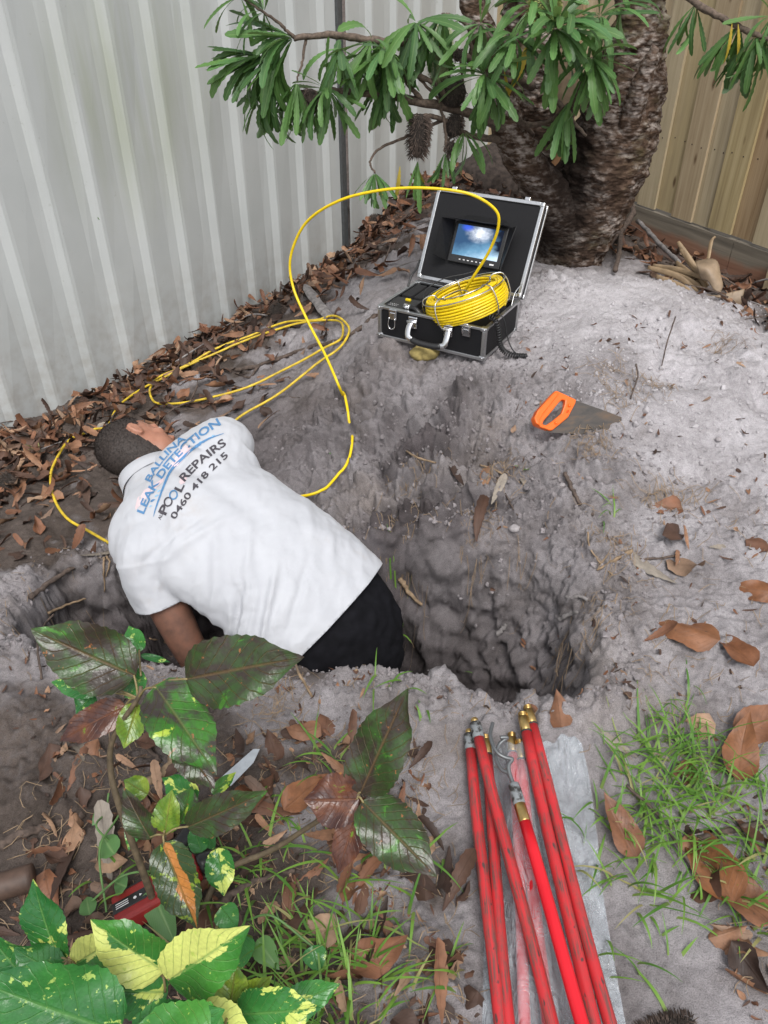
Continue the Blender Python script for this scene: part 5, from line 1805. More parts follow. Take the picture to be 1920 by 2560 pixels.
def bigleaf(plant, base, tip, w, kind, nrm=(0, -.5, 1), bend=.25, stalk=None, droop=None):
    """base, tip: world points; the blade runs from base to tip"""
    base, tip = Vector(base), Vector(tip)
    L = (tip - base).length
    lid_[0] += 1
    me = leaf_mesh('leaf', AM[kind], L * (1 + bend * .05), w * .92, 'oval', 26, 5, .026, bend=bend, fold=.20, wave=.20, seed=lid_[0], twist=RN.uniform(-.15, .15))
    o = link('leaf', me, plant)
    d = (tip - base).normalized()
    nz = Vector(nrm)
    # turn the start up a little so that the bent blade ends at the tip
    x = d.cross(nz).normalized()
    d2 = Matrix.Rotation(bend * .45, 3, x) @ d
    place(o, base - plant.location, d2, nz)
    if stalk is not None:
        m = [Vector(stalk), (Vector(stalk) + base) / 2 + Vector((0, 0, .008)), base + d2 * .004]
        MB().tube([p - plant.location for p in catmull(m, 5)], .0019, 7).build('leaf_stalk', M_PET, plant)
    return o
def stem(plant, pts, r0, r1, m=None):
    C = catmull([Vector(p) - plant.location for p in pts], 8)
    k = len(C)
    MB().tube(C, [r0 + (r1 - r0) * i / (k - 1) for i in range(k)], 9).build('stem', m or M_STEM, plant)

S = at_s
gb = hit(395, 2285)
pa = empty('copperleaf_plant', gb, 'tall copperleaf stem with dark bronze leaves in front of the hole', 'plant')
top = S(345, 1745, 1.30)
stem(pa, [gb, S(365, 2200, 1.42), S(300, 2020, 1.38), S(276, 1920, 1.36), S(285, 1840, 1.33), top, S(352, 1715, 1.30)], .0075, .0035)
bigleaf(pa, S(340, 1690, 1.30), S(78, 1573, 1.27), .122, 'bronze', (.1, -.75, .7), .25, top)
bigleaf(pa, S(464, 1698, 1.26), S(757, 1643, 1.20), .122, 'bronze', (0, -.7, .75), .3, S(372, 1722, 1.29))
bigleaf(pa, S(388, 1715, 1.27), S(540, 1935, 1.19), .108, 'mixed', (.25, -.55, .85), .3, top)
bigleaf(pa, S(450, 1850, 1.26), S(535, 1970, 1.23), .065, 'bronze', (.3, -.55, .7), .5)
bigleaf(pa, S(316, 1765, 1.33), S(150, 1852, 1.33), .066, 'red', (-.2, -.6, .75), .35, top)
bigleaf(pa, S(345, 1760, 1.33), S(310, 1870, 1.30), .055, 'lime', (.1, -.8, .4), .45, top)
bigleaf(pa, S(253, 1722, 1.35), S(128, 1705, 1.36), .048, 'green', (-.1, -.6, .8), .3, top)
bigleaf(pa, S(235, 1735, 1.37), S(190, 1785, 1.36), .05, 'green', (-.2, -.6, .7), .3, top)
bigleaf(pa, S(350, 1630, 1.36), S(322, 1565, 1.38), .04, 'green', (.2, -.7, .6), .3, S(352, 1690, 1.32))
bigleaf(pa, S(352, 1638, 1.36), S(425, 1655, 1.38), .014, 'green', (.1, -.6, .8), .3)
bigleaf(pa, S(368, 1700, 1.33), S(300, 1715, 1.36), .06, 'green', (.1, -.6, .8), .2)
# middle shoot of the same clump
g2 = hit(430, 2330)
pm = empty('copperleaf_plant', g2, 'short copperleaf shoot with an orange-striped leaf beside the red tool', 'plant')
tm = S(412, 2088, 1.36)
stem(pm, [g2, S(430, 2230, 1.42), S(415, 2140, 1.38), tm], .005, .003)
bigleaf(pm, S(408, 2105, 1.35), S(492, 2320, 1.30), .085, 'orange', (.2, -.7, .65), .3, tm)
bigleaf(pm, S(378, 2098, 1.36), S(308, 1968, 1.36), .060, 'bronze', (-.2, -.7, .7), .2, tm)
bigleaf(pm, S(412, 2082, 1.36), S(430, 1975, 1.36), .056, 'lime', (0, -.8, .6), .2, tm)
bigleaf(pm, S(467, 2068, 1.36), S(668, 1978, 1.33), .072, 'bronze', (.1, -.7, .7), .25, tm)
bigleaf(pm, S(450, 2060, 1.38), S(480, 1965, 1.42), .05, 'mixed', (0, -.7, .7), .25, tm)
bigleaf(pm, S(495, 1995, 1.44), S(405, 1945, 1.46), .055, 'variegated', (0, -.6, .8), .2)
bigleaf(pm, S(370, 1985, 1.46), S(310, 1950, 1.47), .05, 'lime', (0, -.6, .8), .2)
bigleaf(pm, S(530, 1985, 1.44), S(590, 1930, 1.47), .026, 'mixed', (.1, -.6, .8), .2)
bigleaf(pm, S(545, 2120, 1.46), S(560, 2240, 1.44), .06, 'variegated', (.1, -.6, .8), .3)
bigleaf(pm, S(505, 2130, 1.46), S(480, 2060, 1.46), .04, 'green', (.1, -.6, .8), .2)
# right shoot
g3 = hit(505, 2275)
pb = empty('copperleaf_plant', g3, 'slanting copperleaf branch with reddish brown leaves left of the drain rods', 'plant')
tb = S(893, 1995, 1.34)
stem(pb, [g3, S(560, 2180, 1.46), S(680, 2125, 1.44), S(780, 2062, 1.40), S(850, 2020, 1.37), tb, S(895, 1985, 1.33)], .0065, .003)
bigleaf(pb, S(900, 1985, 1.33), S(1020, 1722, 1.28), .108, 'bronze', (-.2, -.75, .65), .15, tb)
bigleaf(pb, S(898, 1998, 1.33), S(760, 2000, 1.32), .100, 'red', (0, -.7, .75), .25, tb)
bigleaf(pb, S(905, 2003, 1.33), S(1090, 2190, 1.27), .105, 'bronze', (.2, -.65, .75), .3, tb)
bigleaf(pb, S(895, 2020, 1.34), S(845, 2185, 1.33), .058, 'red', (-.1, -.8, .5), .3, tb)
bigleaf(pb, S(880, 2010, 1.36), S(935, 2040, 1.37), .05, 'red', (0, -.7, .7), .2)
# variegated bush in the near corner
g4 = Vector((-.42, .50, gz(-.42, .50)))
pv = empty('variegated_bush', g4, 'bright green and yellow variegated copperleaf bush in the near left corner', 'plant')
s1, s2, s3 = S(405, 2435, 1.14), S(170, 2400, 1.16), S(575, 2515, 1.14)
stem(pv, [g4, S(395, 2520, 1.25), s1], .006, .003)
stem(pv, [g4 + Vector((-.06, .02, 0)), S(200, 2520, 1.25), s2], .006, .003)
stem(pv, [g4 + Vector((.06, -.01, 0)), S(560, 2560, 1.24), s3], .006, .003)
for (b, t_, w, kd, n_, bd, st) in [
        ((412, 2428, 1.13), (228, 2300, 1.10), .088, 'half', (-.1, -.6, .8), .3, s1), ((420, 2452, 1.12), (622, 2318, 1.07), .100, 'half', (.1, -.6, .8), .25, s1),
        ((150, 2400, 1.17), (82, 2200, 1.16), .078, 'variegated', (-.2, -.65, .7), .25, s2), ((185, 2412, 1.16), (300, 2340, 1.13), .066, 'half', (.1, -.6, .8), .25, s2),
        ((395, 2450, 1.15), (290, 2400, 1.17), .05, 'variegated', (0, -.6, .8), .3, s1),
        ((300, 2580, 1.04), (-60, 2450, 1.0), .150, 'green', (-.1, -.55, .85), .3, s2), ((560, 2600, 1.02), (310, 2590, 1.00), .110, 'half', (0, -.6, .8), .3, s3),
        ((420, 2480, 1.14), (275, 2475, 1.12), .085, 'variegated', (0, -.55, .85), .25, s1), ((345, 2620, 1.05), (560, 2525, 1.02), .100, 'green', (.1, -.55, .85), .3, s3),
        ((160, 2440, 1.17), (35, 2370, 1.16), .075, 'green', (-.2, -.6, .8), .25, s2), ((60, 2440, 1.2), (-30, 2330, 1.18), .09, 'green', (-.2, -.6, .8), .25, s2),
        ((590, 2535, 1.13), (800, 2520, 1.10), .085, 'variegated', (.2, -.6, .8), .3, s3), ((575, 2520, 1.15), (590, 2410, 1.17), .055, 'lime', (.1, -.7, .7), .3, s3),
        ((585, 2525, 1.15), (680, 2440, 1.17), .045, 'lime', (.2, -.6, .8), .3, s3), ((700, 2520, 1.22), (850, 2460, 1.24), .055, 'variegated', (.2, -.6, .8), .2, s3),
        ((470, 2490, 1.16), (560, 2440, 1.18), .06, 'green', (.1, -.6, .8), .2, s1), ((330, 2490, 1.2), (250, 2440, 1.22), .06, 'green', (0, -.6, .8), .2, s1),
        ((120, 2500, 1.2), (240, 2420, 1.2), .07, 'green', (0, -.6, .8), .2, s2), ((470, 2540, 1.1), (640, 2590, 1.06), .08, 'half', (.2, -.6, .8), .3, s3)]:
    bigleaf(pv, S(*b), S(*t_), w, kd, n_, bd, st)
# trailing vine with soft arrow leaves
g5 = hit(300, 2300)
vn = empty('trailing_vine', g5, 'thin green trailing vine with soft arrow-shaped leaves around the red tool', 'plant')
for pts in ([(275, 2300), (270, 2180), (300, 2080), (330, 2040), (345, 1990)], [(230, 2280), (330, 2240), (420, 2200), (480, 2150)], [(520, 2200), (500, 2110), (560, 2070)], [(620, 2320), (690, 2340), (780, 2390), (820, 2420)], [(300, 2140), (262, 2120), (275, 2060), (285, 2020)]):
    C = [hit(a, b, .03 + .05 * math.sin(i * 1.3) ** 2) for i, (a, b) in enumerate(pts)]
    MB().tube([p - vn.location for p in catmull(C, 7)], .0022, 7).build('stem', M_VINE, vn)
for (b, t_, w) in [((300, 2170), (260, 2110), .05), ((355, 2080), (330, 2150), .04), ((505, 2110), (470, 2080), .045), ((515, 2100), (540, 2150), .04), ((390, 2250), (440, 2390), .06), ((620, 2370), (590, 2460), .055), ((650, 2380), (700, 2450), .045), ((785, 2395), (800, 2460), .045), ((240, 2320), (225, 2260), .035), ((520, 2180), (560, 2210), .05), ((280, 2060), (240, 2090), .035), ((560, 2300), (600, 2350), .05), ((330, 2250), (290, 2230), .04)]:
    p, q = hit(*b, .05), hit(*t_, .04)
    lid_[0] += 1
    me = leaf_mesh('leaf', AM['green'] if lid_[0] % 2 else M_BLEAF2, (q - p).length, w, 'ovate', 14, 3, .02, bend=.4, fold=.2, wave=.12, seed=lid_[0])
    place(link('leaf', me, vn), p - vn.location, q - p, (RN.uniform(-.3, .3), -.5, 1))
# ------------------------------------------------------------------ dead leaves, twigs, grass
def deadleaf(name, stops, rough=.6):
    t = NT(name)
    vm, u, v = vein_mask(t, 12, .05)
    r = t.rnd()
    O = t.obj()
    n1 = t.noise(O, 30, 4, .6)
    c = t.ramp(r, stops)
    c = t.mix(.8, c, t.ramp(n1, [(.3, .55), (.7, 1.35)]), 'MULTIPLY')
    c = t.mix(t.math('MULTIPLY', vm, .45), c, t.mix(.5, c, (.06, .03, .015)))
    c = t.mix(t.ramp(t.noise(O, 90, 3), [(.66, 0.0), (.74, .7)]), c, (.05, .035, .028))
    t.bsdf(c, rough, t.bump(t.math('ADD', n1, t.math('MULTIPLY', vm, .6)), .4, .003), **{'Specular_IOR_Level': .4})
    return t.m
M_DL = deadleaf('dead_leaf_brown', [(0, (.038, .024, .019)), (.4, (.098, .050, .032)), (.65, (.19, .085, .046)), (.83, (.28, .15, .085)), (.92, (.35, .23, .15)), (1, (.09, .055, .042))])
M_DBIG = deadleaf('dead_leaf_large', [(0, (.15, .058, .026)), (.5, (.22, .092, .038)), (1, (.18, .082, .045))], .5)
M_DG = deadleaf('dead_leaf_grey', [(0, (.22, .19, .16)), (.5, (.30, .26, .21)), (1, (.17, .15, .13))])
nar = [leaf_mesh('fallen_leaf', M_DL, .115, .026, 'oblong', 14, 1, .10, bend=b, fold=f, twist=w, seed=s + 40) for s, (b, f, w) in enumerate([(.4, .3, .6), (-.6, .5, -.9), (1.2, .7, .4), (.1, -.4, 1.4), (-1.1, .6, .3), (.8, -.5, -1.2)])]
bro = [leaf_mesh('fallen_leaf', M_DL, .095, .055, 'ovate', 10, 2, .03, bend=b, fold=f, twist=w, wave=.3, seed=s + 60) for s, (b, f, w) in enumerate([(.7, .5, .4), (-.9, .7, -.6), (1.5, .3, .8), (-.3, -.6, .3)])]
big = [leaf_mesh('fallen_leaf', M_DBIG, .17, .085, 'ovate', 18, 4, .02, bend=b, fold=f, twist=w, wave=.22, seed=s + 80) for s, (b, f, w) in enumerate([(.6, .35, .3), (-.5, .45, -.3), (.9, -.3, .5), (.2, .25, -.4)])]
gry = [leaf_mesh('fallen_leaf', M_DG, .13, .03, 'oblong', 14, 1, .10, bend=b, fold=f, twist=w, seed=s + 90) for s, (b, f, w) in enumerate([(.3, .3, .4), (-.5, .4, -.5)])]

def lay(o, x, y, up=.004, tilt=.5, s=1.0, az=None):
    a = RN.uniform(0, 2 * math.pi) if az is None else az
    n = gn(x, y, .03)
    n = (n + Vector((RN.uniform(-tilt, tilt), RN.uniform(-tilt, tilt), RN.uniform(0, .3)))).normalized()
    if RN.random() < .3:
        n = -n
    d = Vector((math.cos(a), math.sin(a), 0))
    d = (d - n * d.dot(n)).normalized()
    c = Vector((x, y, gz(x, y) + up))
    return place(o, c - d * .05 * s, d, n, s)
def in_zone(kind):
    if kind == 'fence':
        while True:
            k = RN.uniform(-2.6, 1.2)
            w = abs(RN.gauss(0, .33)) + .03
            p = FP + FD * k + FNm * w
            if k > .2 and w < .05:
                continue
            if p.y > 1.75:
                return p.x, p.y
    if kind == 'left':
        while True:
            x, y = RN.uniform(-1.5, -.78), RN.uniform(1.75, 2.75)
            if (Vector((x, y, 0)) - FP).dot(FNm) > .04:
                return x, y
    if kind == 'back':
        while True:
            k = RN.uniform(-1.35, 1.0)
            w = RN.uniform(.04, .62)
            p = QP + QD * k + QN * w
            if (Vector((p.x, p.y)) - Vector((.85, 3.36))).length > .27:
                return p.x, p.y
    if kind == 'front_left':
        while True:
            x, y = RN.uniform(-.75, .16), RN.uniform(.48, 1.18)
            if y < 1.12 - max(0, x) * .3:
                return x, y
    if kind == 'front_right':
        return RN.uniform(.62, 1.25), RN.uniform(.5, 1.12)
    if kind == 'sand':
        return RN.uniform(.55, 1.45), RN.uniform(1.1, 1.75)
LAB = {'fence': ('curled brown leaf in the litter heaped along the steel fence', 'leaf litter along the steel fence'),
       'left': ('brown leaf lying on dark soil left of the man', 'fallen leaves left of the man'),
       'back': ('brown leaf in the litter at the foot of the paling fence', 'leaf litter by the paling fence'),
       'front_left': ('brown leaf on the ground under the copperleaf plants', 'fallen leaves under the copperleaf'),
       'front_right': ('brown leaf lying among the grass right of the drain rods', 'fallen leaves in the grass'),
       'sand': ('brown leaf scattered on pale sand right of the hole', 'fallen leaves on the sand')}
for kind, n in (('fence', 110), ('left', 45), ('back', 34), ('front_left', 44), ('front_right', 26), ('sand', 14)):
    for i in range(n):
        x, y = in_zone(kind)
        me = RN.choice(nar + nar + bro) if kind in ('fence', 'back') else RN.choice(nar + bro + bro + gry[:1])
        o = link('fallen_leaf', me)
        lay(o, x, y, RN.uniform(.004, .035 if kind == 'fence' else .018), .7 if kind == 'fence' else .4, RN.uniform(.75, 1.25))
        shp = 'broad' if me in bro else 'narrow grey' if me in gry else 'narrow'
        pl = ''
        if kind == 'fence':
            k = (Vector((x, y, 0)) - FP).dot(FD)
            pl = ' behind the case' if k > -.15 else ' near the dark fence post' if k > -.7 else ' level with the cable loops' if k > -1.5 else ' level with the man'
            lb = shp + ' curled brown leaf heaped along the steel fence' + pl
        else:
            if kind == 'left':
                pl = ', close to his head' if x > -1.05 else ', near the fence foot'
            elif kind == 'front_left':
                pl = ', nearer the hole' if y > .85 else ', nearer the bottom edge'
            elif kind == 'sand':
                pl = ', far side' if y > 1.4 else ', near side'
            elif kind == 'front_right':
                pl = ', far side' if y > .8 else ', near side'
            lb = shp + ' ' + LAB[kind][0] + pl
        tag(o, lb, 'leaf', LAB[kind][1])
# the rest of the litter: one mass
mb = MB()
uvs = []
def bake(me, M):
    b = len(mb.v)
    for v in me.vertices:
        mb.v.append(tuple(M @ v.co))
    for p in me.polygons:
        mb.f.append(tuple(b + i for i in p.vertices))
    uvd = {}
    for l, u in zip(me.loops, me.uv_layers[0].data):
        uvd[l.vertex_index] = tuple(u.uv)
    uvs.extend(uvd[i] for i in range(len(me.vertices)))
for kind, n in (('fence', 1500), ('left', 170), ('back', 520), ('front_left', 170), ('front_right', 50)):
    for i in range(n):
        x, y = in_zone(kind)
        M = lay(None, x, y, RN.uniform(.0, .04 if kind == 'fence' else .01), .8, RN.uniform(.45, 1.05))
        bake(RN.choice(nar + bro[:2]), M)
for i in range(1500):
    u = RN.random()
    if u < .45:
        x, y = in_zone('front_left')
    elif u < .6:
        x, y = in_zone('front_right')
    elif u < .75:
        x, y = RN.uniform(-1.1, .6), RN.uniform(1.1, 1.34)
    else:
        x, y = RN.uniform(.3, 1.5), RN.uniform(1.15, 2.6)
    if .10 < x < .62 and y < 1.13:
        continue
    M = lay(None, x, y, RN.uniform(.001, .006), .6, RN.uniform(.08, .34))
    bake(RN.choice(nar + bro[:2]), M)
lit = mb.build('leaf_litter', M_DL, None, uv=uvs)
lit['kind'] = 'stuff'
lit['label'] = 'mass of small dead brown leaves covering the dark soil'
lit['category'] = 'leaf litter'

# single leaves that stand out
def one(px, py, me, label, s=1.0, az=0.0, up=.01, tilt=.15, cat='leaf'):
    p = hit(px, py)
    o = link('fallen_leaf', me)
    lay(o, p.x, p.y, up + (.010 if me in big else 0), tilt, s, az)
    return tag(o, label, cat)
one(1730, 1590, big[1], 'large glossy brown leaf lying on sand right of the hole', 1.25, 2.5, .018)
one(1850, 1650, big[0], 'crumpled rust-brown leaf beside the large glossy leaf on the sand', .8, 1.9, .012)
one(1790, 2200, big[0], 'largest brown leaf, oval, flat on the grass right of the rods', 1.15, 1.7, .012)
one(1860, 2270, big[3], 'long grey-brown leaf overlapping the largest leaf by the rods', 1.05, 2.2, .012)
one(1880, 1830, big[3], 'broad brown leaf at the right edge above the grass', 1.0, .4, .012)
one(1840, 1920, big[2], 'broad curled brown leaf in the grass under another one', .95, 1.2, .012)
one(1900, 1490, big[2], 'orange-brown leaf at the right edge on pale sand', .75, 2.8, .012)
one(960, 2390, bro[1], 'broad muddy brown leaf left of the rods near the bottom', 1.3, .4, .01)
one(890, 2345, bro[0], 'pale tan dead leaf upright between plants and rods', .75, 1.5, .02)
one(620, 2030, big[0], 'curled orange-brown leaf standing behind the middle copperleaf shoot', .9, 1.4, .025)
one(745, 2010, big[3], 'tan leaf lying under the slanting copperleaf branch', .75, .8, .012)
one(165, 2190, nar[0], 'orange serrated leaf standing upright by the log end', 1.35, 1.6, .03)
one(715, 2330, nar[3], 'long orange serrated leaf in grass right of the variegated bush', 1.5, 1.0, .015)
one(1215, 1210, nar[0], 'long rusty leaf strip on sand below the case', 1.25, 1.5, .01)
one(1240, 1240, gry[0], 'short tan leaf strip on sand beside a rusty one', .8, 1.2, .01)
one(1310, 1210, gry[1], 'pale tan leaf scrap on sand beneath the saw', .6, 1.6, .01)
one(1192, 1310, nar[2], 'narrow twisted rusty leaf hanging down over the hole rim', 1.2, 1.6, .006)
one(1145, 1200, nar[1], 'thin reddish leaf strip on the sand left of centre', .9, 1.9, .008)
one(1710, 1360, nar[1], 'short curled tan leaf standing on the sand at the right', .6, 1.7, .015)
one(1640, 1440, gry[0], 'grey serrated leaf on sand at the right', 1.1, 2.4, .01)
one(1800, 1370, gry[1], 'pale cream leaf scrap on sand at the right', .7, .2, .008)
one(1695, 1170 + 230, nar[5], 'dark upright curled leaf on sand at the right', .8, 1.1, .02)
one(1395, 1780, bro[3], 'brown leaf caught upright in the near corner of the hole', .95, 1.5, .015)
one(1545, 1870, gry[0], 'pale leaf strip on the sand right of the bag top', .9, 2.5, .008)
one(1140, 2210, nar[4], 'dark brown wet leaf left of the drain rods', 1.2, 1.1, .008)
one(1040, 2190, nar[0], 'long brown serrated leaf on soil left of the rods', 1.4, 2.4, .008)
one(1560, 2110, big[1], 'dark brown leaf tucked beside the bag edge', .8, 1.9, .01)
one(285, 800, gry[0], 'dry tan leaf standing against the steel fence', .9, 1.4, .05)
for (px, py, lb) in [(815, 1118, 'small fresh green leaf on the sand right of the man'), (537, 890, 'tiny green leaf scrap by the cable loop')]:
    p = hit(px, py)
    o = link('green_leaf', leaf_mesh('green_leaf', M_BLEAF2, .04, .016, 'ovate', 8, 2, seed=px))
    lay(o, p.x, p.y, .012, .3, 1 if px > 600 else .5, 1.9)
    tag(o, lb, 'leaf')
o = link('green_leaf', leaf_mesh('green_leaf', M_BLEAF, .022, .009, 'ovate', 6, 1, seed=3))
d = ray(238, 541)
sdist = (FP - CAM).dot(FNm) / d.dot(FNm)
place(o, CAM + d * sdist + FNm * .016, (.5, .4, -.7), FNm)
tag(o, 'tiny green leaf stuck on the steel fence sheet', 'leaf')

# twigs, sticks and roots
M_TW = simple('twig_bark', (.085, .062, .05), .9, var=.5, scale=80, bump=.4)
M_TWP = simple('pale_twig', (.24, .17, .105), .85, var=.35, scale=60, bump=.3)
M_TWG = simple('grey_wood', (.20, .185, .18), .9, var=.4, scale=50, bump=.5)
def twig(pts, r0, r1, label, m=M_TW, cat='twig', lift=.004, kink=.35, group=None, name='twig'):
    C = catmull([hit(p[0], p[1], (p[2] if len(p) > 2 else 0) + lift) for p in pts], 7)
    C = [np.array(c) + np.array([RN.uniform(-1, 1) * r0 * kink for _ in range(3)]) for c in C]
    k = len(C)
    o = MB().tube(C, [(r0 + (r1 - r0) * i / (k - 1)) * RN.uniform(.85, 1.15) for i in range(k)], 7).build(name, m, None)
    return tag(o, label, cat, group)
twig([(510, 910), (590, 928), (680, 905), (780, 870), (870, 845), (940, 790)], .008, .011, 'long dark branch lying under the cable loops towards the case', M_TW, 'branch')
twig([(590, 935), (625, 945), (650, 915), (700, 900)], .004, .006, 'thin dark twig forking from the long branch by the loops', M_TW)
p, q = hit(765, 742, .05), hit(822, 805, .02)
V, F = tube(catmull([p, p.lerp(q, .3), p.lerp(q, .7), q], 6), 0, 9, xdir=[(1, .2, .3)] * 19, ell=([.010, .017, .021, .019, .022] + [.023 + .002 * math.sin(i) for i in range(14)], [.012 + .002 * math.sin(i * 1.7) for i in range(19)]))
tag(link('wood_chunk', mesh_from('wood_chunk', V, F, M_TWG, False)), 'grey weathered wood chunk in the litter behind the cable', 'wood')
twig([(285, 920, .09), (300, 955, .05), (325, 1000, .0)], .006, .009, 'short dark stick leaning by the steel fence', M_TW)
twig([(275, 922, .07), (310, 900, .09), (345, 888, .08)], .002, .003, 'thin bare twig arching at the foot of the steel fence', M_TW)
twig([(1411, 1185), (1430, 1225), (1450, 1262), (1480, 1290)], .006, .005, 'forked dark twig on the sand below the saw', M_TW)
twig([(1220, 1160), (1250, 1210), (1280, 1270), (1300, 1300)], .003, .0025, 'thin crooked root on the sand under the saw', M_TW)
twig([(1005, 1122), (1040, 1145), (1090, 1160)], .0035, .003, 'pale root strand on the mound below the case', M_TWP)
twig([(1200, 1165), (1240, 1180), (1300, 1210)], .003, .002, 'pale thin root crossing the sand beneath the saw', M_TWP)
twig([(1585, 935, .03), (1590, 960, .02), (1575, 1000, 0)], .003, .002, 'dark curved root poking from the mound', M_TW)
twig([(1675, 850, .08), (1660, 890, .04), (1652, 925, 0)], .0025, .002, 'thin upright twig on the mound at the right', M_TW)
twig([(1465, 1355, .03), (1470, 1385, .02), (1500, 1410), (1530, 1440)], .0025, .002, 'looped pale root on the sand right of the hole', M_TWP)
twig([(1580, 1380), (1540, 1400), (1490, 1430)], .006, .003, 'frayed tan root bundle on the sand', M_TWP)
twig([(1700, 1390), (1650, 1398), (1590, 1402)], .0032, .003, 'straight reddish twig on sand at the right', M_TW)
twig([(1745, 2100), (1820, 2080), (1920, 2060)], .006, .008, 'dark twig across the grass at the right edge', M_TW)
twig([(1560, 1980, .02), (1640, 2050, .015), (1720, 2170, .01), (1770, 2240, .01)], .0035, .003, 'long thin reddish stem across the grass', M_TW)
twig([(0, 2120), (60, 2085), (130, 2065), (210, 2040)], .012, .008, 'brown root running in from the left edge', M_TW, 'root')
twig([(540, 2270), (600, 2225), (680, 2195), (740, 2180)], .008, .006, 'dark branch on the ground right of the copperleaf', M_TW, 'branch')
twig([(560, 2140), (640, 2150), (700, 2185)], .004, .003, 'thin twig crossing under the slanting copperleaf branch', M_TW)
twig([(340, 1985), (400, 1940), (445, 1890)], .012, .010, 'pale peeled stick among the copperleaf leaves', M_TWP, 'stick')
twig([(330, 1810), (370, 1870), (400, 1905)], .007, .005, 'brown twig behind the tallest copperleaf stem', M_TW)
twig([(730, 1655, .05), (745, 1690, .02), (780, 1745, 0)], .004, .003, 'reddish twig on the near rim of the hole', M_TWP)
twig([(905, 1650, .03), (895, 1662, .01), (890, 1680)], .004, .004, 'short orange twig end on the near rim', M_TWP)
twig([(1000, 1455), (1025, 1490), (1052, 1520)], .008, .005, 'pale snapped stick in the far wall of the hole', M_TWP, 'stick', .012)
twig([(1410, 1515, .02), (1440, 1512, .02), (1465, 1508)], .006, .004, 'short root stub in the right wall of the hole', M_TWG, 'root', .012)
twig([(1395, 1570, .02), (1420, 1555, .02), (1445, 1540)], .007, .005, 'thick pale root stub low in the right wall', M_TWG, 'root', .012)
twig([(1240, 1605, .02), (1255, 1590, .02), (1262, 1570)], .008, .006, 'chopped grey root end in the middle of the hole wall', M_TWG, 'root', .012)
twig([(80, 1505), (130, 1470), (180, 1435), (220, 1430)], .008, .006, 'dark root bridging the left corner of the hole', M_TW, 'root', .02)
twig([(262, 1400, .0), (265, 1450, .02), (268, 1500, .02)], .0035, .002, 'thin root hanging in the left hole by the sleeve', M_TWP, 'root', .012)
twig([(270, 1400, .0), (280, 1430, .02), (272, 1470, .03)], .0035, .002, 'second thin root dangling in the left hole', M_TWP, 'root', .014)
twig([(125, 1545), (170, 1525), (225, 1520, .02)], .004, .003, 'bent brown root over the left end of the hole', M_TWP, 'root', .02)
twig([(380, 1620, .04), (420, 1630, .04), (470, 1650, .02)], .0028, .002, 'wiry brown root on the near rim below the arm', M_TWP, 'root')
twig([(105, 1700), (100, 1630, .02), (115, 1580, .02), (140, 1550, .02)], .003, .003, 'long thin reddish root looping at the left rim', M_TW, 'root')
twig([(1500, 640, .0), (1540, 620, .07), (1570, 600, .12), (1560, 570, .14)], .016, .012, 'crooked brown dead branch by the trunk foot', M_TW, 'branch')
twig([(1535, 690, .02), (1545, 640, .06), (1538, 600, .10)], .011, .010, 'upright brown stick in the litter behind the mound', M_TW, 'stick')
twig([(1585, 600, .09), (1640, 650, .07), (1690, 690, .05)], .012, .010, 'grey lichen-spotted stick slanting along the paling fence', M_TWG, 'stick')
for k in range(70):
    x, y = in_zone('fence' if k < 52 else 'back')
    a = RN.uniform(0, 6.28)
    l = RN.uniform(.06, .16)
    C = [Vector((x, y, gz(x, y) + .02)), Vector((x + math.cos(a) * l, y + math.sin(a) * l, 0)), Vector((x + math.cos(a + .3) * l * 2, y + math.sin(a + .3) * l * 2, 0))]
    for c_ in C[1:]:
        c_.z = gz(c_.x, c_.y) + RN.uniform(.02, .06)
    o = MB().tube(catmull(C, 5), [.004] * 6 + [.002] * 5, 6).build('twig', RN.choice([M_TW, M_TW, M_TWG]), None)
    tag(o, 'thin bare twig tangled in the litter along the steel fence' if k < 52 else 'thin bare twig tangled in the litter by the paling fence', 'twig', 'twigs in the fence litter' if k < 52 else 'twigs by the paling fence')

# dry palm sheaths at the foot of the paling fence
M_PALM = simple('dry_palm_frond', (.27, .19, .11), .6, var=.3, scale=25, bump=.2)
M_PALMP = simple('dry_palm_sheath', (.24, .175, .115), .55, var=.35, scale=18, bump=.2)
def strap(pts, w, m, label, cat='palm frond', name='palm_strap', xd=None, th=.003, group=None):
    C = catmull([Vector(p) for p in pts], 8)
    k = len(C)
    ww = [max(.004, w * (.45 + .55 * math.sin(math.pi * min(1, .12 + i / (k - 1) * .85)))) for i in range(k)]
    V, F = tube(C, 0, 10, xdir=xd or [(.5, -.3, .8)] * k, ell=(ww, [th] * k))
    return tag(link(name, mesh_from(name, V, F, m)), label, cat, group)
for k, (a, b, c_) in enumerate([((1620, 668, 3.14), (1690, 690, 3.06), (1745, 728, 3.0)), ((1632, 664, 3.16), (1700, 676, 3.1), (1770, 700, 3.0)), ((1640, 690, 3.1), (1700, 715, 3.02), (1735, 735, 2.98)), ((1690, 655, 3.2), (1730, 690, 3.1), (1765, 725, 3.0)), ((1650, 672, 3.15), (1720, 700, 3.04), (1760, 725, 3.0)), ((1700, 672, 3.16), (1740, 705, 3.05), (1750, 735, 3.0))]):
    strap([at_y(*a), at_y(*b), at_y(*c_)], .012, M_PALM, 'dry straw-coloured palm strap in the bundle by the paling fence', group='dry palm straps')
strap([at_y(1695, 605, 3.16), at_y(1725, 650, 3.1), at_y(1770, 715, 3.02)], .012, M_PALM, 'stiff orange-brown palm stalk leaning up from the bundle, upper one', 'palm stalk', 'palm_stalk', th=.007)
strap([at_y(1702, 622, 3.14), at_y(1735, 670, 3.08), at_y(1765, 722, 3.0)], .013, M_PALM, 'stiff orange-brown palm stalk leaning up from the bundle, lower one', 'palm stalk', 'palm_stalk', th=.007)
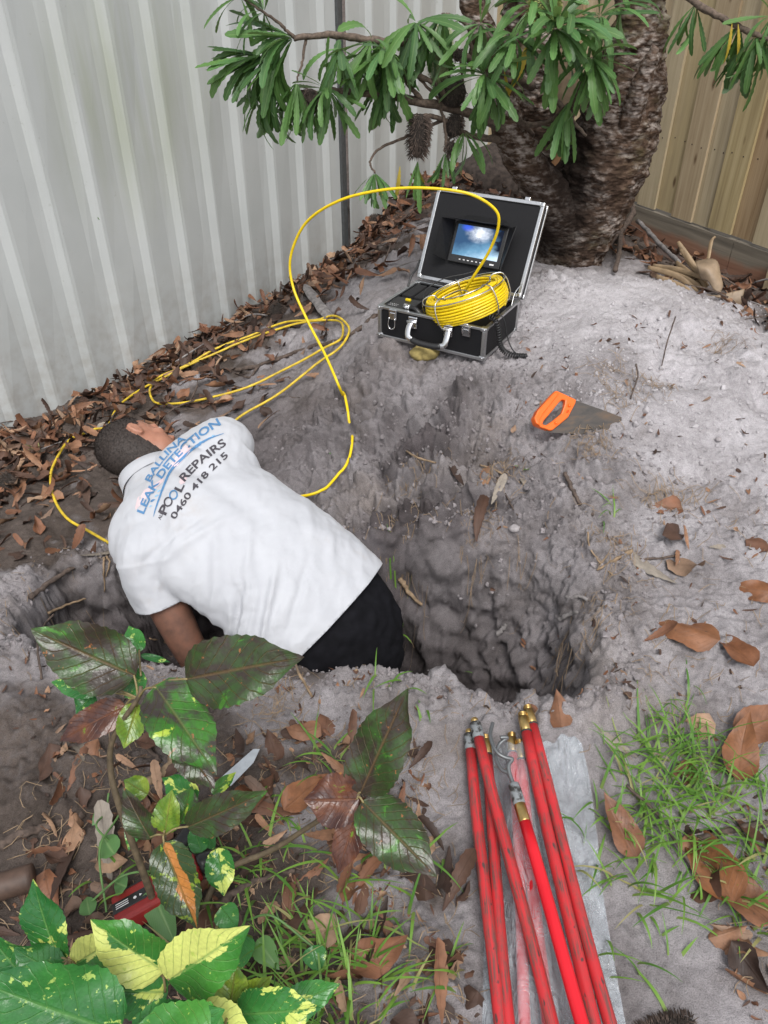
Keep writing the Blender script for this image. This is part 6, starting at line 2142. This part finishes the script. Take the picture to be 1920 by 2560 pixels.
strap([at_y(1788, 592, 3.14), at_y(1778, 605, 3.13), at_y(1768, 660, 3.08), at_y(1752, 730, 3.0)], .009, M_PALM, 'thin upright dry stalk with a hooked tip before the sleeper boards', 'palm stalk', 'palm_stalk', th=.005)
def sheet_patch(rows_, m, name, label, cat):
    V, F = [], []
    R_ = [catmull([Vector(p) for p in r], 6) for r in rows_]
    Cc = [catmull([R_[i][j] for i in range(len(R_))], 6) for j in range(len(R_[0]))]
    n1_, n2_ = len(Cc), len(Cc[0])
    for c_ in Cc:
        V += [Vector(p) for p in c_]
    for i in range(n1_ - 1):
        for j in range(n2_ - 1):
            a = i * n2_ + j
            F.append((a, a + 1, a + 1 + n2_, a + n2_))
    o = link(name, mesh_from(name, V, F, m))
    s_ = o.modifiers.new('t', 'SOLIDIFY'); s_.thickness = .003
    return tag(o, label, cat)
sheet_patch([[at_y(1738, 652, 3.06), at_y(1775, 646, 3.03), at_y(1795, 655, 3.0), at_y(1803, 690, 2.98)],
             [at_y(1742, 665, 3.0), at_y(1768, 672, 2.97), at_y(1785, 690, 2.95), at_y(1808, 712, 2.94)],
             [at_y(1752, 700, 2.98), at_y(1770, 705, 2.95), at_y(1785, 725, 2.93), at_y(1800, 735, 2.92)]], M_PALMP, 'palm_sheath', 'curled pale dry palm sheath standing against the sleeper boards', 'palm sheath')
sheet_patch([[at_y(1745, 732, 2.96), at_y(1790, 738, 2.92), at_y(1830, 730, 2.9), at_y(1862, 722, 2.9)],
             [at_y(1770, 738, 2.93), at_y(1805, 745, 2.9), at_y(1835, 752, 2.88), at_y(1858, 745, 2.88)],
             [at_y(1790, 742, 2.92), at_y(1815, 752, 2.9), at_y(1838, 762, 2.88), at_y(1850, 768, 2.88)]], M_PALMP, 'palm_sheath', 'folded brown palm sheath lying on the mound edge at the right', 'palm sheath')

# near left things: log, grey stake, red tool
p = hit(0, 2245)
C = [hit(-60, 2262, .035), hit(20, 2238, .035), hit(95, 2215, .035)]
o = MB().tube(catmull(C, 6), .026, 18).build('log', simple('smooth_brown_bark', (.075, .045, .032), .6, var=.4, scale=30, bump=.2), None)
tag(o, 'smooth dark brown log end entering at the left edge', 'log')
a, b = hit(570, 1975, .03), hit(655, 1908, .05)
d = (b - a).normalized()
sdv = d.cross(Vector((0, -.5, 1))).normalized()
up = sdv.cross(d)
V = []
for h in (0, .004):
    V += [a - sdv * .014 + up * h, a + sdv * .014 + up * h, b - d * .03 + sdv * .012 + up * h, b + up * h, b - d * .01 - sdv * .010 + up * h]
F = [(4, 3, 2, 1, 0), (5, 6, 7, 8, 9)] + [(i, (i + 1) % 5, 5 + (i + 1) % 5, 5 + i) for i in range(5)]
o = link('slate_stake', mesh_from('slate_stake', V, F, simple('grey_slate', (.34, .37, .40), .6, var=.12, scale=60), False))
tag(o, 'flat pale grey pointed stake sticking out behind the copperleaf leaves', 'stake')
g = hit(365, 2275)
tool = empty('cordless_tool', g + Vector((0, 0, .005)), 'red and black cordless tool half hidden under the copperleaf leaves', 'tool')
tool.rotation_euler = (rad(-14), rad(-8), rad(28))
tool.scale = (.8, .8, .8)
M_RED = simple('red_tool_plastic', (.25, .020, .018), .45, var=.12, scale=40)
MB().box(-.062, .062, -.045, .040, 0, .050).build('battery_pack', M_RED, tool, False, .008)
b_ = MB().box(-.055, .030, .0405, .046, .004, .046).build('battery_face', M_PLA, tool, False, .002)
MB().box(-.060, .020, -.020, .012, .0495, .0525).build('label_plate', M_PLA, tool, False, .002)
pl_ = MB()
for k in range(3):
    pl_.box(-.052 + k * .0, -.022, -.010 + k * .006, -.008 + k * .006, .0526, .0530)
for k in range(2):
    pl_.tube([(-.006 + k * .013, -.004, .0526), (-.006 + k * .013, -.004, .0531)], .004, 3 if k else 8)
pl_.build('label_print', M_WHT, tool, False)
MB().box(.030, .150, -.030, .030, .012, .064).build('housing', M_RED, tool, False, .012)
MB().tube(catmull([(.06, .02, .06), (.10, .05, .062), (.14, .085, .06), (.165, .12, .05)], 6), .020, 14).build('grip', M_PLA, tool)
MB().tube([(.150, 0, .038), (.160, 0, .038), (.200, 0, .038)], [.026, .026, .015], 18).build('chuck', M_PLA, tool)

# yellow stone propping the case
mb = MB().ell((0, 0, 0), ((.05, 0, 0), (0, .035, 0), (0, 0, .026)), 28, 18)
v = np.array(mb.v)
v = v * (1 + .25 * fbm(v * 22, 3))[:, None]
mb.v = [tuple(q) for q in v]
o = mb.build('yellow_stone', simple('ochre_stone', (.32, .25, .09), .9, var=.35, scale=60, bump=.5), None)
o.location = (.140, 2.450, .362)
tag(o, 'ochre yellow stone wedged under the front of the case', 'stone')
bristly('banksia_cone', M_CON, M_COB, 0, 0, 0, .020, .12, 1300, .014, (1, .25, .05), None, .2, 31, hit(1655, 2580, .0))
cn = bpy.data.objects['banksia_cone']
tag(cn, 'dark bristly fallen banksia cone at the bottom right edge', 'cone')
for k, (px, py, r, h, lb) in enumerate([(690, 790, .035, .09, 'spiky grey old cone in the litter near the cable loops'), (937, 565, .03, .085, 'black old cone upright on the litter heap by the steel fence'), (20, 1220, .03, .07, 'dark old cone in the litter at the left edge')]):
    c_ = bristly('banksia_cone', M_CON, M_COB, 0, 0, 0, r, h, 700, .016, (.4, .3, .6) if k != 1 else (.1, 0, 1), None, .1, 40 + k, hit(px, py, .02))
    tag(c_, lb, 'cone')
# heap of old leaves and soil behind the case
V, F = [], []
mb = MB().ell((0, 0, 0), ((.24, 0, 0), (0, .20, 0), (0, 0, .19)), 60, 40)
v = np.array(mb.v)
v = v * (1 + .10 * fbm(v * 9, 3) + .05 * fbm(v * 40, 3, billow=True))[:, None]
mb.v = [tuple(q) for q in v]
o = mb.build('soil_heap', simple('dark_humus', (.05, .038, .032), .95, var=.6, scale=40, bump=.8), None)
o.location = (.62, 4.42, .44)
tag(o, 'dark heap of soil and rotted leaves behind the tree limb', 'heap')

# pale clods and stones one can pick out
M_CLOD = simple('sand_clod', (.30, .278, .282), .95, var=.3, scale=60, bump=.6)
for k, (px, py, r, lb) in enumerate([(1285, 1325, .013, 'pale sand clod on the sand above the right part of the hole'), (1795, 1100, .008, 'small white pebble on the mound at the right'), (1405, 1215, .008, 'dark pebble on the sand below the saw'), (1340, 1010, .009, 'dark round clod left of the saw handle'), (1338, 990, .007, 'small clod touching the saw handle'), (105, 2330, .009, 'white stone chip near the variegated bush')]):
    p = hit(px, py, r * .4)
    mb = MB().ell((0, 0, 0), ((r * 1.2, 0, 0), (0, r, 0), (0, 0, r * .8)), 14, 10)
    v = np.array(mb.v); v = v * (1 + .3 * fbm(v * 90 + k, 2))[:, None]; mb.v = [tuple(q) for q in v]
    o = mb.build('clod', M_CLOD, None); o.location = p
    tag(o, lb, 'clod')
# loose crumbs of sand everywhere: one mass
ico = MB().ell((0, 0, 0), ((1, 0, 0), (0, 1, 0), (0, 0, 1)), 5, 4)
iv = np.array(ico.v); iF = ico.f
VV, FF = [], []
cnt = 0
rg2 = np.random.RandomState(3)
def crumb(x, y, r):
    global cnt
    z = gz(x, y)
    q = iv * (r * (1 + .30 * rg2.normal(size=(len(iv), 3)))) + np.array([x, y, z + r * .3])
    b = cnt * len(iv)
    VV.append(q)
    FF.extend(tuple(b + i for i in f) for f in iF)
    cnt += 1
for k in range(5200):
    u = rg2.rand()
    if u < .35:
        x, y = rg2.normal(.2, .38), rg2.normal(2.1, .25)
    elif u < .7:
        x, y = rg2.uniform(.2, 1.6), rg2.uniform(1.6, 2.95)
    else:
        i = rg2.randint(len(HOLE)); a, b = HOLE[i], HOLE[(i + 1) % len(HOLE)]
        q = a + (b - a) * rg2.rand()
        c_ = np.array([-.2, 1.5])
        q = q + (q - c_) / np.linalg.norm(q - c_) * abs(rg2.normal(.05, .06))
        x, y = q
    if .12 < x < .8 and y < 1.12:
        continue
    crumb(x, y, min(.010, .0018 + rg2.exponential(.0016)))
t = NT('sand_crumb')
n_ = t.noise(t.pos(), 25, 3)
xy = t.n('VectorMath', {0: t.pos(), 1: (1.15, 2.45, .40)}, operation='DISTANCE').outputs['Value']
c = t.mix(t.ramp(xy, [(.50, 1.0), (.80, 0.0)]), t.ramp(n_, [(.3, (.15, .135, .137)), (.7, (.29, .265, .27))]), t.ramp(n_, [(.3, (.36, .34, .35)), (.7, (.50, .48, .495))]))
t.bsdf(c, .95)
o = link('sand_crumbs', mesh_from('sand_crumbs', np.concatenate(VV), FF, t.m, False))
o['kind'] = 'stuff'; o['label'] = 'loose crumbs of pale grey sand spilled over the mound and rim'; o['category'] = 'sand'

# fine roots and needles: one mass
PATCH = [hit(*q) for q in [(1645, 965), (1540, 935), (1560, 990), (1500, 1120), (1040, 1180), (1545, 1375), (1250, 1190), (1700, 1250), (1810, 870), (1200, 1330), (1000, 1330), (1440, 1590), (700, 1760), (1640, 1240), (1460, 1110)]]
mb = MB()
for k in range(2300):
    u = rg2.rand()
    if k >= 1500:
        q = PATCH[k % len(PATCH)]; x, y = q.x + rg2.normal() * .035, q.y + rg2.normal() * .035
    elif u < .45:
        x, y = in_zone('front_left')
    elif u < .6:
        x, y = in_zone('front_right')
    elif u < .8:
        i = rg2.randint(len(HOLE)); x, y = HOLE[i] + rg2.normal(size=2) * .08
    else:
        x, y = in_zone('sand')
    a = rg2.uniform(0, 6.28); l = rg2.uniform(.02, .06); cu = rg2.normal() * .8
    P_ = []
    for i in range(4):
        xx, yy = x + math.cos(a) * l * i / 3, y + math.sin(a) * l * i / 3
        a += cu / 3
        P_.append(Vector((xx, yy, gz(xx, yy) + .003 + .010 * rg2.rand())))
    s = Vector((math.sin(a), -math.cos(a), .3)) * .0007
    V = []
    for p in P_:
        V += [p - s, p + s]
    mb.add(V, [(0, 1, 3, 2), (2, 3, 5, 4), (4, 5, 7, 6)])
o = mb.build('root_fibres', M_TWP, None)
o['kind'] = 'stuff'; o['label'] = 'fine dry root fibres strewn over the soil'; o['category'] = 'roots'

# grass
t = NT('grass_blade')
r = t.rnd()
v = t.n('SeparateXYZ', {0: t.uv()}).outputs[1]
c = t.mix(r, (.07, .19, .025), (.20, .37, .055))
c = t.mix(t.ramp(v, [(0, .6), (.3, 0.0)]), c, (.30, .34, .12))
c = t.mix(t.ramp(r, [(.93, 0.0), (.95, .8)]), c, (.38, .31, .15))
b = t.bsdf(c, .5)
tr_ = t.n('BsdfTranslucent', {'Color': c})
ms = t.n('MixShader', {0: .3, 1: b.outputs[0], 2: tr_.outputs[0]})
t.t.links.new(ms.outputs[0], t.out.inputs['Surface'])
GM = t.m
def grass(name, tufts, label, seed):
    rg = random.Random(seed)
    mb = MB(); uv = []
    for (px, py, n, sp, ln) in tufts:
        c_ = hit(px, py)
        for k in range(max(3, int(n * (.36 if seed == 1 else .27)))):
            x, y = c_.x + rg.gauss(0, sp), c_.y + rg.gauss(0, sp)
            if .12 < x < .60 and y < 1.1 and name == 'grass':
                lx0 = .16; lx1 = .33 + (1.1 - y) * .05
                if lx0 < x < lx1:
                    continue
            a = rg.uniform(0, 6.28)
            l = ln * rg.uniform(.5, 1.5)
            w = rg.uniform(.0012, .0034)
            lean = rg.uniform(.3, 1.3)
            hd_ = Vector((math.cos(a), math.sin(a), 0))
            sdv = Vector((-math.sin(a), math.cos(a), 0))
            p = Vector((x, y, gz(x, y) - .002))
            el = rg.uniform(.5, 1.4)
            b0 = len(mb.v)
            m = 6
            for i in range(m + 1):
                tt = i / m
                ww = w * (1 - tt ** 2) + .0002
                mb.v += [tuple(p - sdv * ww), tuple(p + sdv * ww)]
                uv += [(0, tt), (1, tt)]
                p = p + (hd_ * math.cos(el) + Vector((0, 0, math.sin(el)))) * (l / m)
                if p.z < gz(p.x, p.y) + .003:
                    p.z = gz(p.x, p.y) + .003
                el -= lean / m * 1.6
            for i in range(m):
                q = b0 + 2 * i
                mb.f.append((q, q + 1, q + 3, q + 2))
    o = mb.build(name, GM, None, uv=uv)
    o['kind'] = 'stuff'; o['label'] = label; o['category'] = 'grass'
    return o
grass('grass', [(1680, 1890, 150, .045, .11), (1620, 1960, 120, .05, .10), (1720, 1970, 120, .05, .11), (1570, 2050, 80, .05, .09), (1660, 2060, 90, .05, .09), (1590, 2180, 80, .04, .10), (1640, 2260, 40, .03, .09), (1780, 2000, 70, .05, .10), (1850, 2160, 90, .05, .10), (1880, 2230, 80, .05, .10), (1760, 2180, 40, .05, .08), (1900, 2030, 50, .05, .1), (1850, 1970, 50, .05, .1), (1700, 1800, 50, .03, .08), (1880, 2330, 40, .04, .08), (1500, 2400, 12, .03, .08), (1520, 1850, 12, .02, .06), (1600, 2400, 20, .06, .08)],
      'bright green grass tufts right of the drain rods', 1)
grass('grass', [(760, 2120, 45, .05, .09), (700, 2180, 60, .06, .09), (800, 2250, 60, .06, .09), (880, 2300, 50, .05, .10), (760, 2400, 130, .06, .10), (840, 2460, 130, .06, .10), (900, 2420, 60, .05, .10), (660, 2440, 80, .05, .10), (700, 2540, 120, .06, .10), (820, 2550, 100, .06, .09), (960, 2520, 40, .05, .08), (1150, 2440, 22, .02, .07), (1130, 2390, 16, .02, .07), (1000, 2330, 16, .04, .08), (830, 1900, 30, .03, .09), (880, 1850, 20, .03, .09), (850, 1980, 24, .04, .08), (680, 2050, 30, .05, .09), (590, 2180, 30, .04, .09), (1080, 1800, 12, .02, .06), (990, 1720, 10, .02, .07), (960, 1690, 8, .015, .09), (1060, 2130, 10, .03, .1), (980, 2120, 12, .03, .1), (300, 2230, 30, .05, .08), (500, 2350, 60, .06, .09)],
      'thin green grass between the copperleaf plants and the drain rods', 2)
grass('grass', [(1530, 1280, 14, .015, .07), (1510, 1270, 10, .015, .06), (1300, 1165, 5, .006, .02), (985, 1640, 6, .01, .08), (1000, 1600, 4, .008, .07), (1180, 1735, 6, .015, .05), (100, 1130, 8, .02, .06)], 'sparse green grass wisps on the sand around the hole', 3)
